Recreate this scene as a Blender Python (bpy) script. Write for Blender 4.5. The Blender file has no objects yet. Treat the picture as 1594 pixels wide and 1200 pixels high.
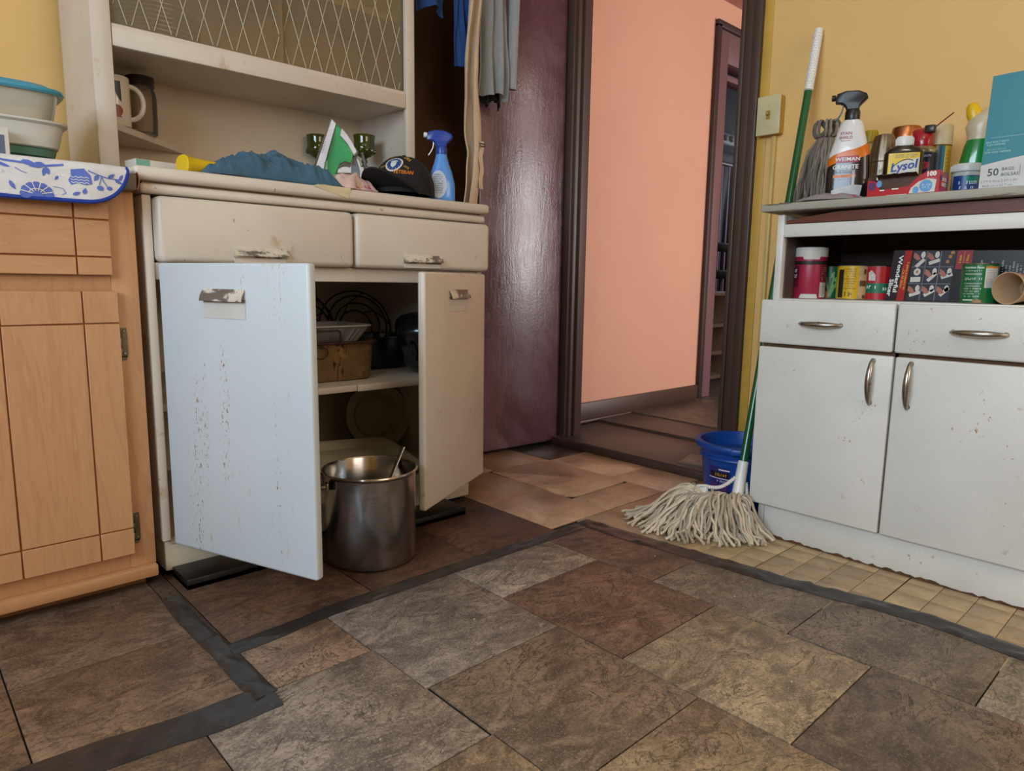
import bpy, bmesh, math, random
from mathutils import Matrix, Vector, noise as mnoise
random.seed(7)
S = bpy.context.scene
COL = S.collection
PI = math.pi

# ------------------------------------------------------------------ camera, light, exposure
cam_d = bpy.data.cameras.new('camera'); cam = bpy.data.objects.new('camera', cam_d); COL.objects.link(cam)
cam_d.sensor_width = 36.0; cam_d.lens = 1073.51 / 1594 * 36.0; cam_d.clip_start = 0.02
R = ((0.7322726, -0.6808496, 0.01485484), (-0.09017316, -0.11855842, -0.98884412), (0.67501529, 0.72276395, -0.14821144))
cam.matrix_world = Matrix(((R[0][0], -R[1][0], -R[2][0], 0), (R[0][1], -R[1][1], -R[2][1], 0), (R[0][2], -R[1][2], -R[2][2], 0.67), (0, 0, 0, 1)))
S.camera = cam
S.view_settings.view_transform = 'Standard'; S.view_settings.look = 'None'
S.view_settings.gamma = 1.0; S.view_settings.use_curve_mapping = False
S.view_settings.exposure = 0.0
wd = bpy.data.worlds.new('sky'); S.world = wd; wd.use_nodes = True
wd.node_tree.nodes['Background'].inputs[0].default_value = (0.75, 0.87, 1.0, 1)
wd.node_tree.nodes['Background'].inputs[1].default_value = 1.0

def area(name, loc, target, sx, sy, power, color):
    d = bpy.data.lights.new(name, 'AREA'); d.shape = 'RECTANGLE'; d.size = sx; d.size_y = sy; d.energy = power; d.color = color
    o = bpy.data.objects.new(name, d); COL.objects.link(o); o.location = loc
    o.rotation_euler = (Vector(target) - Vector(loc)).to_track_quat('-Z', 'Y').to_euler()
    return o
area('daylight_west_window', (-1.80, 0.15, 1.55), (1.0, 0.5, 1.1), 1.7, 1.1, 74, (0.66, 0.83, 1.0))
area('daylight_south_window', (0.9, -2.55, 1.6), (1.0, 1.0, 0.9), 1.6, 1.1, 26, (1.0, 0.82, 0.64))
area('daylight_hall_door', (4.62, -1.66, 1.05), (3.0, 2.0, 0.9), 1.15, 1.9, 76, (1.0, 0.97, 0.95))
area('far_room_fill', (8.3, 3.0, 1.7), (5.0, 3.2, 1.0), 1.0, 1.2, 30, (0.85, 0.92, 1.0))  # added fill that brightens the far room, no window opening behind it
hl = bpy.data.lights.new('hall_lamp_light', 'POINT'); hl.energy = 6; hl.color = (1.0, 0.93, 0.85); hl.shadow_soft_size = 0.1
ho = bpy.data.objects.new('hall_lamp_light', hl); COL.objects.link(ho); ho.location = (3.0, 0.5, 1.95)
fl_ = bpy.data.lights.new('bookcase_fill_light', 'POINT'); fl_.energy = 10; fl_.color = (0.95, 0.95, 1.0); fl_.shadow_soft_size = 0.12  # added unseen fill for the bookcase front, no lamp fitting there
fo = bpy.data.objects.new('bookcase_fill_light', fl_); COL.objects.link(fo); fo.location = (4.75, 2.38, 2.25)
pl_ = bpy.data.lights.new('ceiling_lamp_light', 'POINT'); pl_.energy = 7; pl_.color = (1.0, 0.86, 0.68); pl_.shadow_soft_size = 0.12
po = bpy.data.objects.new('ceiling_lamp_light', pl_); COL.objects.link(po); po.location = (0.6, 0.0, 2.1)

# ------------------------------------------------------------------ colour and material helpers
def lin(c): return c / 12.92 if c <= 0.04045 else ((c + 0.055) / 1.055) ** 2.4
def C(h, a=1.0):
    h = h.lstrip('#'); return tuple(lin(int(h[i:i + 2], 16) / 255) for i in (0, 2, 4)) + (a,)

class NT:
    def __init__(s, name):
        s.m = bpy.data.materials.new(name); s.m.use_nodes = True; s.t = s.m.node_tree
        s.b = s.t.nodes['Principled BSDF']; s.out = s.t.nodes['Material Output']; s._c = None
    def n(s, typ, **kw):
        nd = s.t.nodes.new(typ)
        for k, v in kw.items(): setattr(nd, k, v)
        return nd
    def L(s, a, b): s.t.links.new(a, b)
    def coord(s, kind='Object', scale=(1, 1, 1), rnd=False):
        tc = s.n('ShaderNodeTexCoord'); mp = s.n('ShaderNodeMapping'); mp.inputs['Scale'].default_value = scale
        src = tc.outputs[kind]
        if rnd:
            oi = s.n('ShaderNodeObjectInfo'); ad = s.n('ShaderNodeVectorMath', operation='MULTIPLY_ADD')
            ad.inputs[1].default_value = (37.0, 53.0, 19.0); s.L(oi.outputs['Random'], ad.inputs[0]); s.L(src, ad.inputs[2]); src = ad.outputs[0]
        s.L(src, mp.inputs[0]); return mp.outputs[0]
    def noise(s, vec, scale, detail=4, rough=0.55, dist=0.0):
        nn = s.n('ShaderNodeTexNoise'); nn.inputs['Scale'].default_value = scale; nn.inputs['Detail'].default_value = detail
        nn.inputs['Roughness'].default_value = rough; nn.inputs['Distortion'].default_value = dist; s.L(vec, nn.inputs['Vector']); return nn.outputs['Fac']
    def rng(s, f, a, b, c=0.0, d=1.0):
        mr = s.n('ShaderNodeMapRange'); mr.inputs[1].default_value = a; mr.inputs[2].default_value = b; mr.inputs[3].default_value = c; mr.inputs[4].default_value = d
        s.L(f, mr.inputs[0]); return mr.outputs[0]
    def math(s, op, a, b):
        m = s.n('ShaderNodeMath', operation=op)
        for i, x in enumerate((a, b)):
            if isinstance(x, (int, float)): m.inputs[i].default_value = x
            else: s.L(x, m.inputs[i])
        return m.outputs[0]
    def mix(s, f, a, b, blend='MIX'):
        m = s.n('ShaderNodeMix', data_type='RGBA', blend_type=blend)
        if isinstance(f, (int, float)): m.inputs[0].default_value = f
        else: s.L(f, m.inputs[0])
        for i, x in ((6, a), (7, b)):
            if isinstance(x, tuple): m.inputs[i].default_value = x
            else: s.L(x, m.inputs[i])
        return m.outputs[2]
    def bump(s, h, strength=0.3, dist=0.002):
        b = s.n('ShaderNodeBump'); b.inputs['Strength'].default_value = strength; b.inputs['Distance'].default_value = dist
        s.L(h, b.inputs['Height']); s.L(b.outputs[0], s.b.inputs['Normal'])
    def base(s, x):
        if isinstance(x, tuple): s.b.inputs['Base Color'].default_value = x
        else: s.L(x, s.b.inputs['Base Color'])
    def rough(s, x):
        if isinstance(x, (int, float)): s.b.inputs['Roughness'].default_value = x
        else: s.L(x, s.b.inputs['Roughness'])

def dark(c, k): return (c[0] * k, c[1] * k, c[2] * k, 1)
MC = {}
def plain(name, h, rough=0.5, metal=0.0, var=0.12, vs=9, bump=0.0, bs=90, stretch=(1, 1, 1), spots=(), coat=0.0, kind='Object', rnd=False):
    """one colour with slight noise variation, optional spots [(hex, scale, threshold, width, stretch)]"""
    if name in MC: return MC[name]
    t = NT(name); c = C(h) if isinstance(h, str) else h
    v = t.coord(kind, stretch, rnd)
    nz = t.noise(v, vs, 5)
    col = t.mix(t.rng(nz, 0.3, 0.7), dark(c, 1 - var), dark(c, 1 + var))
    for (hh, sc, thr, w, st, *mask) in spots:
        v2 = t.coord(kind, st, rnd); f = t.rng(t.noise(v2, sc, 6, 0.62), thr, thr + w)
        if mask:
            msc, mthr, mst = mask[0]; f = t.math('MULTIPLY', f, t.rng(t.noise(t.coord(kind, mst, rnd), msc, 2), mthr, mthr + 0.08))
        col = t.mix(f, col, C(hh))
    t.base(col); t.rough(rough); t.b.inputs['Metallic'].default_value = metal
    if coat: t.b.inputs['Coat Weight'].default_value = coat
    if bump: t.bump(t.noise(v, bs, 4), bump)
    MC[name] = t.m; return t.m

def wood(name, h1, h2, axis='z', sc=6, rough=0.45, bump=0.08, st=10.0):
    if name in MC: return MC[name]
    t = NT(name); k = {'x': (1 / st * 2, 1.6, 1.6), 'y': (1.6, 1 / st * 2, 1.6), 'z': (1.6, 1.6, 1 / st * 2)}[axis]
    v = t.coord('Object', k, True)
    a = t.noise(v, sc, 3, 0.5, 1.2); w = t.math('FRACT', t.math('MULTIPLY', a, 7.0), 0.0)
    g = t.noise(t.coord('Object', tuple(x * 6 for x in k), True), sc * 5, 4)
    f = t.math('ADD', t.math('MULTIPLY', t.rng(w, 0.75, 1.0), 0.45), t.math('MULTIPLY', t.rng(g, 0.3, 0.7), 0.45))
    t.base(t.mix(f, C(h1), C(h2))); t.rough(rough); t.bump(g, bump, 0.001)
    MC[name] = t.m; return t.m

def metal(name, h, rough=0.3, bump=0.0, brushed=None, spots=()):
    return plain(name, h, rough, 1.0, 0.15, 30, bump, 120, brushed or (1, 1, 1), spots)

def glassy(name, h, alpha=0.6, rough=0.05, rfl=1.45):
    """thin tinted see-through sheet: transparent, tinted, with a Fresnel gloss on top"""
    if name in MC: return MC[name]
    t = NT(name); t.t.nodes.remove(t.b)
    tr = t.n('ShaderNodeBsdfTransparent'); tr.inputs[0].default_value = C(h)
    df = t.n('ShaderNodeBsdfDiffuse'); df.inputs[0].default_value = C(h)
    gl = t.n('ShaderNodeBsdfGlossy'); gl.inputs['Roughness'].default_value = rough
    m1 = t.n('ShaderNodeMixShader'); m1.inputs[0].default_value = 1 - alpha; t.L(tr.outputs[0], m1.inputs[1]); t.L(df.outputs[0], m1.inputs[2])
    fr = t.n('ShaderNodeFresnel'); fr.inputs[0].default_value = rfl
    m2 = t.n('ShaderNodeMixShader'); t.L(fr.outputs[0], m2.inputs[0]); t.L(m1.outputs[0], m2.inputs[1]); t.L(gl.outputs[0], m2.inputs[2])
    t.L(m2.outputs[0], t.out.inputs[0]); MC[name] = t.m; return t.m

def stone():
    if 'stone_vinyl' in MC: return MC['stone_vinyl']
    t = NT('stone_vinyl'); oi = t.n('ShaderNodeObjectInfo')
    v = t.coord('Object', (1, 1, 1), True)
    big = t.noise(v, 4.5, 6, 0.62, 1.2); mid = t.noise(t.coord('Object', (1.0, 1.6, 1.0), True), 11, 8, 0.66, 2.4); fine = t.noise(v, 170, 5, 0.75)
    vein = t.noise(t.coord('Object', (1.0, 1.7, 1.0), True), 6, 8, 0.66, 2.6)
    c0 = oi.outputs['Color']
    col = t.mix(t.rng(big, 0.36, 0.66), t.mix(1.0, c0, (0.50, 0.48, 0.47, 1), 'MULTIPLY'), t.mix(1.0, c0, (1.65, 1.6, 1.5, 1), 'MULTIPLY'))
    col = t.mix(t.math('MULTIPLY', t.rng(mid, 0.50, 0.68), 0.70), col, t.mix(1.0, c0, (1.9, 1.8, 1.65, 1), 'MULTIPLY'))
    col = t.mix(t.math('MULTIPLY', t.rng(mid, 0.48, 0.36), 0.65), col, t.mix(1.0, c0, (0.42, 0.38, 0.36, 1), 'MULTIPLY'))
    col = t.mix(t.math('MULTIPLY', t.rng(fine, 0.47, 0.60), 0.50), col, t.mix(1.0, c0, (0.35, 0.33, 0.33, 1), 'MULTIPLY'))
    col = t.mix(t.math('MULTIPLY', t.rng(t.noise(v, 260, 3, 0.7), 0.54, 0.64), 0.40), col, t.mix(1.0, c0, (2.3, 2.25, 2.2, 1), 'MULTIPLY'))
    crack = t.rng(t.math('ABSOLUTE', t.math('SUBTRACT', vein, 0.5), 0.0), 0.0, 0.014, 1.0, 0.0)
    crack = t.math('MULTIPLY', crack, t.rng(big, 0.42, 0.55))
    col = t.mix(t.math('MULTIPLY', crack, 0.75), col, (0.012, 0.010, 0.009, 1))
    t.base(col); t.rough(t.rng(mid, 0.3, 0.7, 0.36, 0.55))
    hgt = t.math('SUBTRACT', t.math('ADD', t.math('MULTIPLY', mid, 0.7), t.math('MULTIPLY', fine, 0.3)), t.math('MULTIPLY', crack, 0.5))
    t.bump(hgt, 0.55, 0.003); MC['stone_vinyl'] = t.m; return t.m

def oldvinyl():
    if 'old_beige_vinyl' in MC: return MC['old_beige_vinyl']
    t = NT('old_beige_vinyl'); oi = t.n('ShaderNodeObjectInfo'); v = t.coord('Object', (1, 1, 1), True)
    big = t.noise(v, 7, 5, 0.6, 0.6); fine = t.noise(v, 60, 5, 0.65, 0.8); c0 = oi.outputs['Color']
    col = t.mix(t.rng(big, 0.32, 0.7), t.mix(1.0, c0, (0.70, 0.66, 0.62, 1), 'MULTIPLY'), t.mix(1.0, c0, (1.22, 1.22, 1.2, 1), 'MULTIPLY'))
    col = t.mix(t.math('MULTIPLY', t.rng(fine, 0.50, 0.66), 0.35), col, t.mix(1.0, c0, (0.50, 0.45, 0.40, 1), 'MULTIPLY'))
    col = t.mix(t.math('MULTIPLY', t.rng(t.noise(v, 28, 6, 0.7, 1.0), 0.66, 0.70), 0.8), col, C('#3a2d22'))
    t.base(col); t.rough(t.rng(big, 0.3, 0.7, 0.28, 0.45)); t.bump(fine, 0.2, 0.001); MC['old_beige_vinyl'] = t.m; return t.m

# ------------------------------------------------------------------ mesh helpers
def fit(z): return z
class MB:
    def __init__(s): s.bm = bmesh.new()
    def _new(s, ret_verts, M):
        if M is not None: bmesh.ops.transform(s.bm, matrix=M, verts=ret_verts)
    def box(s, a, b, bev=0.0, seg=2, M=None):
        r = bmesh.ops.create_cube(s.bm, size=1.0); vs = r['verts']
        d = [max(1e-5, b[i] - a[i]) for i in range(3)]
        for v in vs: v.co = Vector(((v.co.x + .5) * d[0] + a[0], (v.co.y + .5) * d[1] + a[1], (v.co.z + .5) * d[2] + a[2]))
        if bev > 0:
            es = list({e for v in vs for e in v.link_edges})
            rr = bmesh.ops.bevel(s.bm, geom=es, offset=min(bev, min(d) * 0.49), segments=seg, affect='EDGES', profile=0.5)
            vs = list({v for f in rr['faces'] for v in f.verts} | {v for v in vs if v.is_valid})
        s._new(vs, M); return s
    def ngon(s, loops, cap0=True, cap1=True, closed=True):
        """loft closed loops (lists of Vectors of equal length)"""
        rows = [[s.bm.verts.new(p) for p in lp] for lp in loops]; n = len(rows[0])
        for a, b in zip(rows, rows[1:]):
            for i in range(n if closed else n - 1):
                j = (i + 1) % n
                try: s.bm.faces.new((a[i], a[j], b[j], b[i]))
                except ValueError: pass
        if closed and cap0: s.bm.faces.new(list(reversed(rows[0])))
        if closed and cap1: s.bm.faces.new(rows[-1])
        return s
    def prism(s, pts, z0, z1, M=None, inset=0.0):
        """polygon in xy extruded in z, optional chamfer of the top rim"""
        A = sum(pts[i][0] * pts[(i + 1) % len(pts)][1] - pts[(i + 1) % len(pts)][0] * pts[i][1] for i in range(len(pts)))
        if A < 0: pts = pts[::-1]
        cx = sum(p[0] for p in pts) / len(pts); cy = sum(p[1] for p in pts) / len(pts)
        lo = [[Vector((p[0], p[1], z0)) for p in pts], [Vector((p[0], p[1], z1 - (inset * .6 if inset else 0))) for p in pts]]
        if inset:
            top = []
            for p in pts:
                d = Vector((cx - p[0], cy - p[1])); q = Vector(p[:2]) + Vector((math.copysign(min(inset, abs(d.x)), d.x), math.copysign(min(inset, abs(d.y)), d.y)))
                top.append(Vector((q.x, q.y, z1)))
            lo.append(top)
        if M is not None: lo = [[M @ p for p in l] for l in lo]
        return s.ngon(lo)
    def lathe(s, prof, seg=24, at=(0, 0, 0), M=None, sx=1.0, sy=1.0, caps=True):
        loops = []
        for r, z in prof:
            loops.append([Vector((at[0] + max(r, 1e-4) * sx * math.cos(2 * PI * i / seg), at[1] + max(r, 1e-4) * sy * math.sin(2 * PI * i / seg), at[2] + z)) for i in range(seg)])
        if M is not None: loops = [[M @ p for p in l] for l in loops]
        return s.ngon(loops, caps, caps)
    def loft(s, secs, seg=28, M=None):
        """(z, a, b, n[, ox, oy]) superellipse sections"""
        loops = []
        for q in secs:
            z, a, b, n = q[:4]; ox, oy = (q[4], q[5]) if len(q) > 4 else (0, 0); lp = []
            for i in range(seg):
                th = 2 * PI * i / seg; c, si = math.cos(th), math.sin(th)
                lp.append(Vector((ox + a * math.copysign(abs(c) ** (2 / n), c), oy + b * math.copysign(abs(si) ** (2 / n), si), z)))
            loops.append([M @ p for p in lp] if M is not None else lp)
        return s.ngon(loops)
    def tube(s, pts, r, seg=8, closed=False, M=None, flat=1.0):
        pts = [Vector(p) for p in pts]
        if M is not None: pts = [M @ p for p in pts]
        n = len(pts); loops = []; up = None
        for i, p in enumerate(pts):
            if closed: t = pts[(i + 1) % n] - pts[i - 1]
            else: t = pts[min(i + 1, n - 1)] - pts[max(i - 1, 0)]
            t = t.normalized() if t.length > 1e-9 else Vector((0, 0, 1))
            if up is None:
                up = Vector((0, 0, 1)) if abs(t.z) < 0.9 else Vector((1, 0, 0))
            a = t.cross(up); a = a.normalized() if a.length > 1e-6 else t.orthogonal().normalized(); b = a.cross(t).normalized(); up = b
            rr = r[i] if isinstance(r, (list, tuple)) else r
            loops.append([p + a * rr * math.cos(2 * PI * k / seg) + b * rr * flat * math.sin(2 * PI * k / seg) for k in range(seg)])
        if closed: loops.append(loops[0]); return s.ngon(loops, False, False)
        return s.ngon(loops)
    def grid(s, fn, nu, nv, thick=0.0):
        rows = [[Vector(fn(i / nu, j / nv)) for j in range(nv + 1)] for i in range(nu + 1)]
        vs = [[s.bm.verts.new(p) for p in r] for r in rows]
        fs = []
        for i in range(nu):
            for j in range(nv): fs.append(s.bm.faces.new((vs[i][j], vs[i + 1][j], vs[i + 1][j + 1], vs[i][j + 1])))
        if thick:                                   # plain offset copy along the vertex normals, closed round the border
            for f in fs: f.normal_update()
            flat = [v for r in vs for v in r]; nor = {}
            for v in flat:
                nn = Vector((0, 0, 0))
                for f in v.link_faces: nn += f.normal
                nor[v] = nn.normalized() if nn.length > 1e-6 else Vector((0, 0, 1))
            cp = {v: s.bm.verts.new(v.co + nor[v] * thick) for v in flat}
            for f in fs: s.bm.faces.new([cp[v] for v in reversed(f.verts)])
            rim = [r[0] for r in vs] + vs[-1][1:] + [r[-1] for r in reversed(vs[:-1])] + list(reversed(vs[0][1:-1]))
            for a, b in zip(rim, rim[1:] + rim[:1]):
                try: s.bm.faces.new((b, a, cp[a], cp[b]))
                except ValueError: pass
        return s
    def faces(s, verts, faces):
        vs = [s.bm.verts.new(v) for v in verts]
        for f in faces:
            try: s.bm.faces.new([vs[i] for i in f])
            except ValueError: pass
        return s
    def poly3(s, pts, mp, step=0.005):
        """flat print polygon (u, v), cut into small cells so that it follows a curved surface"""
        us = [p[0] for p in pts]; vs_ = [p[1] for p in pts]
        if max(us) - min(us) <= step and max(vs_) - min(vs_) <= step:
            try: s.bm.faces.new([s.bm.verts.new(mp(*p)) for p in pts])
            except ValueError: pass
            return s
        b = bmesh.new(); b.faces.new([b.verts.new((p[0], p[1], 0)) for p in pts]); bmesh.ops.triangulate(b, faces=b.faces)
        for lo, hi, no in ((min(us), max(us), (1, 0, 0)), (min(vs_), max(vs_), (0, 1, 0))):
            n = int((hi - lo) / step)
            for k in range(1, min(n, 40) + 1):
                c = lo + (hi - lo) * k / (min(n, 40) + 1)
                bmesh.ops.bisect_plane(b, geom=b.verts[:] + b.edges[:] + b.faces[:], plane_co=(c * no[0], c * no[1], 0), plane_no=no, dist=1e-7)
        m = {v: s.bm.verts.new(mp(v.co.x, v.co.y)) for v in b.verts}
        for f in b.faces:
            try: s.bm.faces.new([m[v] for v in f.verts])
            except ValueError: pass
        b.free(); return s

def obj(name, mb, m, parent=None, ang=0.7, world=False, color=None, recalc=True):
    if recalc: bmesh.ops.recalc_face_normals(mb.bm, faces=mb.bm.faces)
    me = bpy.data.meshes.new(name); mb.bm.to_mesh(me); mb.bm.free()
    me.polygons.foreach_set('use_smooth', [True] * len(me.polygons))
    me.set_sharp_from_angle(angle=ang)
    if m: me.materials.append(m)
    o = bpy.data.objects.new(name, me); COL.objects.link(o)
    if parent is not None:
        o.parent = parent
        if world: o.matrix_parent_inverse = parent.matrix_basis.inverted()
    if color: o.color = color
    return o
def tag(o, label, cat, group=None):
    o['label'] = label; o['category'] = cat
    if group: o['group'] = group
    return o
def thing(name, label, cat, loc=(0, 0, 0), rz=0.0, group=None, rot=None):
    o = bpy.data.objects.new(name, None); COL.objects.link(o); o.empty_display_size = 0.05
    o.location = loc; o.rotation_euler = rot or (0, 0, rz); o.matrix_basis  # basis follows
    return tag(o, label, cat, group)
def struct(name, mb, m, parent=None, **kw):
    o = obj(name, mb, m, parent, **kw)
    if parent is None: o['kind'] = 'structure'
    return o
def copy_thing(root):
    r = root.copy(); COL.objects.link(r)
    for ch in list(root.children):
        c = ch.copy(); COL.objects.link(c); c.parent = r
        for g in ch.children:
            d = g.copy(); COL.objects.link(d); d.parent = c
    return r

_tc = {}
def text2d(s, size, bold=0.0, shear=0.0):
    k = (s, bold, shear)
    if k not in _tc:
        cu = bpy.data.curves.new('lettering', 'FONT'); cu.body = s; cu.size = 1.0; cu.align_x = 'CENTER'; cu.align_y = 'CENTER'
        cu.offset = bold; cu.shear = shear; cu.resolution_u = 2
        o = bpy.data.objects.new('lettering', cu); COL.objects.link(o)
        dg = bpy.context.evaluated_depsgraph_get(); dg.update(); me = bpy.data.meshes.new_from_object(o.evaluated_get(dg))
        _tc[k] = ([(v.co.x, v.co.y) for v in me.vertices], [tuple(p.vertices) for p in me.polygons])
        bpy.data.objects.remove(o); bpy.data.meshes.remove(me)
    vs, fs = _tc[k]; return [(x * size, y * size) for x, y in vs], fs
def lettering(items, mp, mb=None):
    """items: (text, u, v, size, bold, rot) written on a surface through mp(u, v)"""
    mb = mb or MB()
    for it in items:
        s, u, v, size = it[:4]; bold = it[4] if len(it) > 4 else 0.0; rot = it[5] if len(it) > 5 else 0.0; sh = it[6] if len(it) > 6 else 0.0
        wx = it[7] if len(it) > 7 else 1.0
        vs, fs = text2d(s, size, bold, sh); c, si = math.cos(rot), math.sin(rot)
        mb.faces([mp(u + (x * wx) * c - y * si, v + (x * wx) * si + y * c) for x, y in vs], fs)
    return mb
def scribble(lines, mp, seed=1, glyphs=None):
    """print too small to read: rows (u centre, v, width, height) of tiny letter-like strokes"""
    mb = MB(); r = random.Random(seed)
    for u, v, w, h in lines:
        x = u - w / 2
        while x < u + w / 2:
            g = h * r.uniform(.35, .7); k = r.random(); e = min(x + g, u + w / 2); q = h * .22
            if k > .15:
                mb.poly3([(x, v - h / 2), (x + q, v - h / 2), (x + q, v + h / 2), (x, v + h / 2)], mp)
                if k > .4: yy = v + h * r.choice((-.4, 0, .4)); mb.poly3([(x, yy - q / 2), (e, yy - q / 2), (e, yy + q / 2), (x, yy + q / 2)], mp)
            x += g + h * .22 + (0 if glyphs or k > .2 else h * .3)
    return mb
def cyl(R, z0=0.0, a0=0.0, off=0.0006, cx=0.0, cy=0.0):
    return lambda u, v: Vector((cx + (R + off) * math.cos(a0 + u / R), cy + (R + off) * math.sin(a0 + u / R), z0 + v))
def plane(o, u, v, off=0.0006):
    o, u, v = Vector(o), Vector(u), Vector(v); n = u.cross(v).normalized()
    return lambda a, b: o + u * a + v * b + n * off
def patch(mb, u0, u1, v0, v1, mp, nu=8, nv=1):
    return mb.grid(lambda i, j: mp(u0 + (u1 - u0) * i, v0 + (v1 - v0) * j), nu, nv)
def disc(mb, u, v, ru, rv, mp, n=18, a0=0.0):
    pts = [(u + ru * math.cos(a0 + 2 * PI * i / n), v + rv * math.sin(a0 + 2 * PI * i / n)) for i in range(n)]
    return mb.poly3(pts, mp)

# ------------------------------------------------------------------ materials used in many places
HUTCH = plain('hutch_enamel', '#d2c6b7', 0.38, 0, 0.06, 5, 0.05, 30, spots=[('#6b4a2c', 60, 0.69, 0.03, (1, 1, 0.6)), ('#b59a72', 14, 0.63, 0.1, (1, 1, 1))])
DOORDAYLIT = plain('hutch_enamel_daylit', '#c9d1d5', 0.36, 0, 0.03, 4, 0.04, 30,  # scuffed hutch enamel, cool cast of the daylight put into its base colour
                  spots=[('#b9a888', 46, 0.60, 0.10, (1.5, 1, 0.30), (7, 0.52, (1.4, 1, 0.35))), ('#8a5a32', 130, 0.57, 0.04, (1.5, 1, 0.6), (7, 0.585, (2.6, 1, 0.20))), ('#6b4526', 210, 0.60, 0.03, (1, 1, 0.5), (11, 0.61, (2.4, 1, 0.16))), ('#8a6a44', 90, 0.70, 0.03, (1, 1, 0.6))])
HUTCHIN = plain('hutch_inside_enamel', '#c9bca2', 0.5, 0, 0.08, 5)
RCAB = plain('right_cabinet_enamel', '#dcdbd4', 0.42, 0, 0.05, 6, 0.12, 40, spots=[('#a9794a', 110, 0.625, 0.06, (1, 1, 0.8), (7, 0.57, (1, 1, 1))), ('#6b4526', 170, 0.665, 0.04, (1, 1, 1), (7, 0.57, (1, 1, .6))), ('#b9ad98', 18, 0.66, 0.08, (1, 1, 1))])
RUSTEDGE = plain('rusty_edge', '#5b3a24', 0.8, 0, 0.35, 40, 0.4, 90)
PURPLE = None
def purple_paint():
    t = NT('purple_brown_gloss_paint'); v = t.coord('Object', (1, 1, 0.16)); v1 = t.coord('Object', (1, 1, 1))
    st = t.noise(v, 60, 5, 0.6, 0.4); big = t.noise(v1, 5, 4, 0.6, 0.8)
    col = t.mix(t.rng(big, 0.3, 0.7), C('#4a2b31'), C('#64424a')); col = t.mix(t.math('MULTIPLY', t.rng(st, 0.62, 0.72), 0.5), col, C('#2a1614'))
    t.base(col); t.rough(t.rng(big, 0.3, 0.7, 0.22, 0.34)); t.bump(t.math('ADD', st, t.math('MULTIPLY', t.noise(v1, 130, 3), 0.5)), 0.5, 0.002); t.b.inputs['Specular IOR Level'].default_value = 0.95
    return t.m
PURPLE = purple_paint()
YELLOW = plain('yellow_wall_paint', '#e3ba74', 0.55, 0, 0.035, 3, 0.10, 60, spots=[('#b8965a', 7, 0.70, 0.12, (1, 1, 1))])
SALMON = plain('salmon_wall_paint', '#e0ab90', 0.6, 0, 0.03, 3, 0.06, 60, spots=[('#f2d5c8', 26, 0.745, 0.015, (1, 1, 0.6))])
CASING = plain('brown_trim_paint', '#4a372e', 0.42, 0, 0.12, 8, 0.25, 50, (1, 1, 0.25), spots=[('#b89c3a', 40, 0.735, 0.015, (1, 1, 0.5))])
PINKTRIM = plain('mauve_trim_paint', '#77595a', 0.5, 0, 0.1, 6, 0.15, 50, (1, 1, .3))
MAPLE = wood('maple_veneer', '#c99669', '#b8835a', 'z', 4)
MAPLEH = wood('maple_veneer_across', '#c89466', '#b78156', 'x', 4)
GROOVE = plain('groove_brown', '#9a5f22', 0.6)
CHROME = metal('worn_chrome', '#a8a298', 0.28, 0.1, spots=[('#5a4a3a', 60, 0.62, 0.06, (1, 1, 1))])
BRASSOLD = metal('aged_hinge_metal', '#6e6450', 0.42, 0.15)
STEEL = metal('brushed_steel', '#a9a6a3', 0.2, 0.0, (1, 1, 14))
BLACKW = plain('black_painted_wood', '#0e0d0d', 0.42, 0, 0.2, 20, 0.2, 60, (0.3, 1, 1))
TAPE = plain('duct_tape', '#322e2c', 0.30, 0, 0.25, 26, 0.8, 30, spots=[('#4b443e', 60, 0.60, 0.08, (1, 1, 1))])
WHITEP = plain('white_plastic', '#e6e6e2', 0.35, 0, 0.02)
INK = plain('black_ink', '#15130f', 0.5, 0, 0.0); WHITEINK = plain('white_ink', '#ecebe6', 0.5, 0, 0.0)
REDINK = plain('red_ink', '#b01f2c', 0.4, 0, 0.03); GREYINK = plain('grey_ink', '#8d8a8c', 0.5, 0, 0.0)
BLUEINK = plain('blue_ink', '#1b3f93', 0.4, 0, 0.0); YELINK = plain('yellow_ink', '#e8c21c', 0.4, 0, 0.02); ORINK = plain('orange_ink', '#d9731a', 0.4, 0, 0.03)

# ------------------------------------------------------------------ room shell
XW, XE, YS, YB, ZC = -1.55, 2.12, -2.3, 2.24, 2.42       # kitchen inner faces
XE2 = 2.185                                               # hall side of the east wall
mb = MB(); mb.box((XW - .1, YS - .1, -0.06), (XE, YB + .1, -0.004)); FLOOR = struct('floor', mb, plain('floor_joint_dirt', '#1d1713', 0.8, 0, 0.3, 20))
mb = MB(); mb.box((XW - .1, YB, -0.05), (XE2, YB + .08, ZC)); struct('wall_north', mb, YELLOW)
mb = MB()
mb.box((XE, YS - .1, -0.05), (XE2, 1.215, ZC)); mb.box((XE, 1.215, 2.06), (XE2, 1.92, ZC)); mb.box((XE, 1.92, -0.05), (XE2, YB, ZC))
struct('wall_east', mb, YELLOW)
mb = MB()   # west wall around a window opening
mb.box((XW - .1, YS - .1, -0.05), (XW, -0.75, ZC)); mb.box((XW - .1, 1.05, -0.05), (XW, YB, ZC)); mb.box((XW - .1, -0.75, -0.05), (XW, 1.05, 0.98)); mb.box((XW - .1, -0.75, 2.12), (XW, 1.05, ZC))
struct('wall_west', mb, YELLOW)
mb = MB()
mb.box((XW, YS - .1, -0.05), (0.05, YS, ZC)); mb.box((1.75, YS - .1, -0.05), (XE, YS, ZC)); mb.box((0.05, YS - .1, -0.05), (1.75, YS, 1.0)); mb.box((0.05, YS - .1, 2.12), (1.75, YS, ZC))
struct('wall_south', mb, YELLOW)
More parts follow.
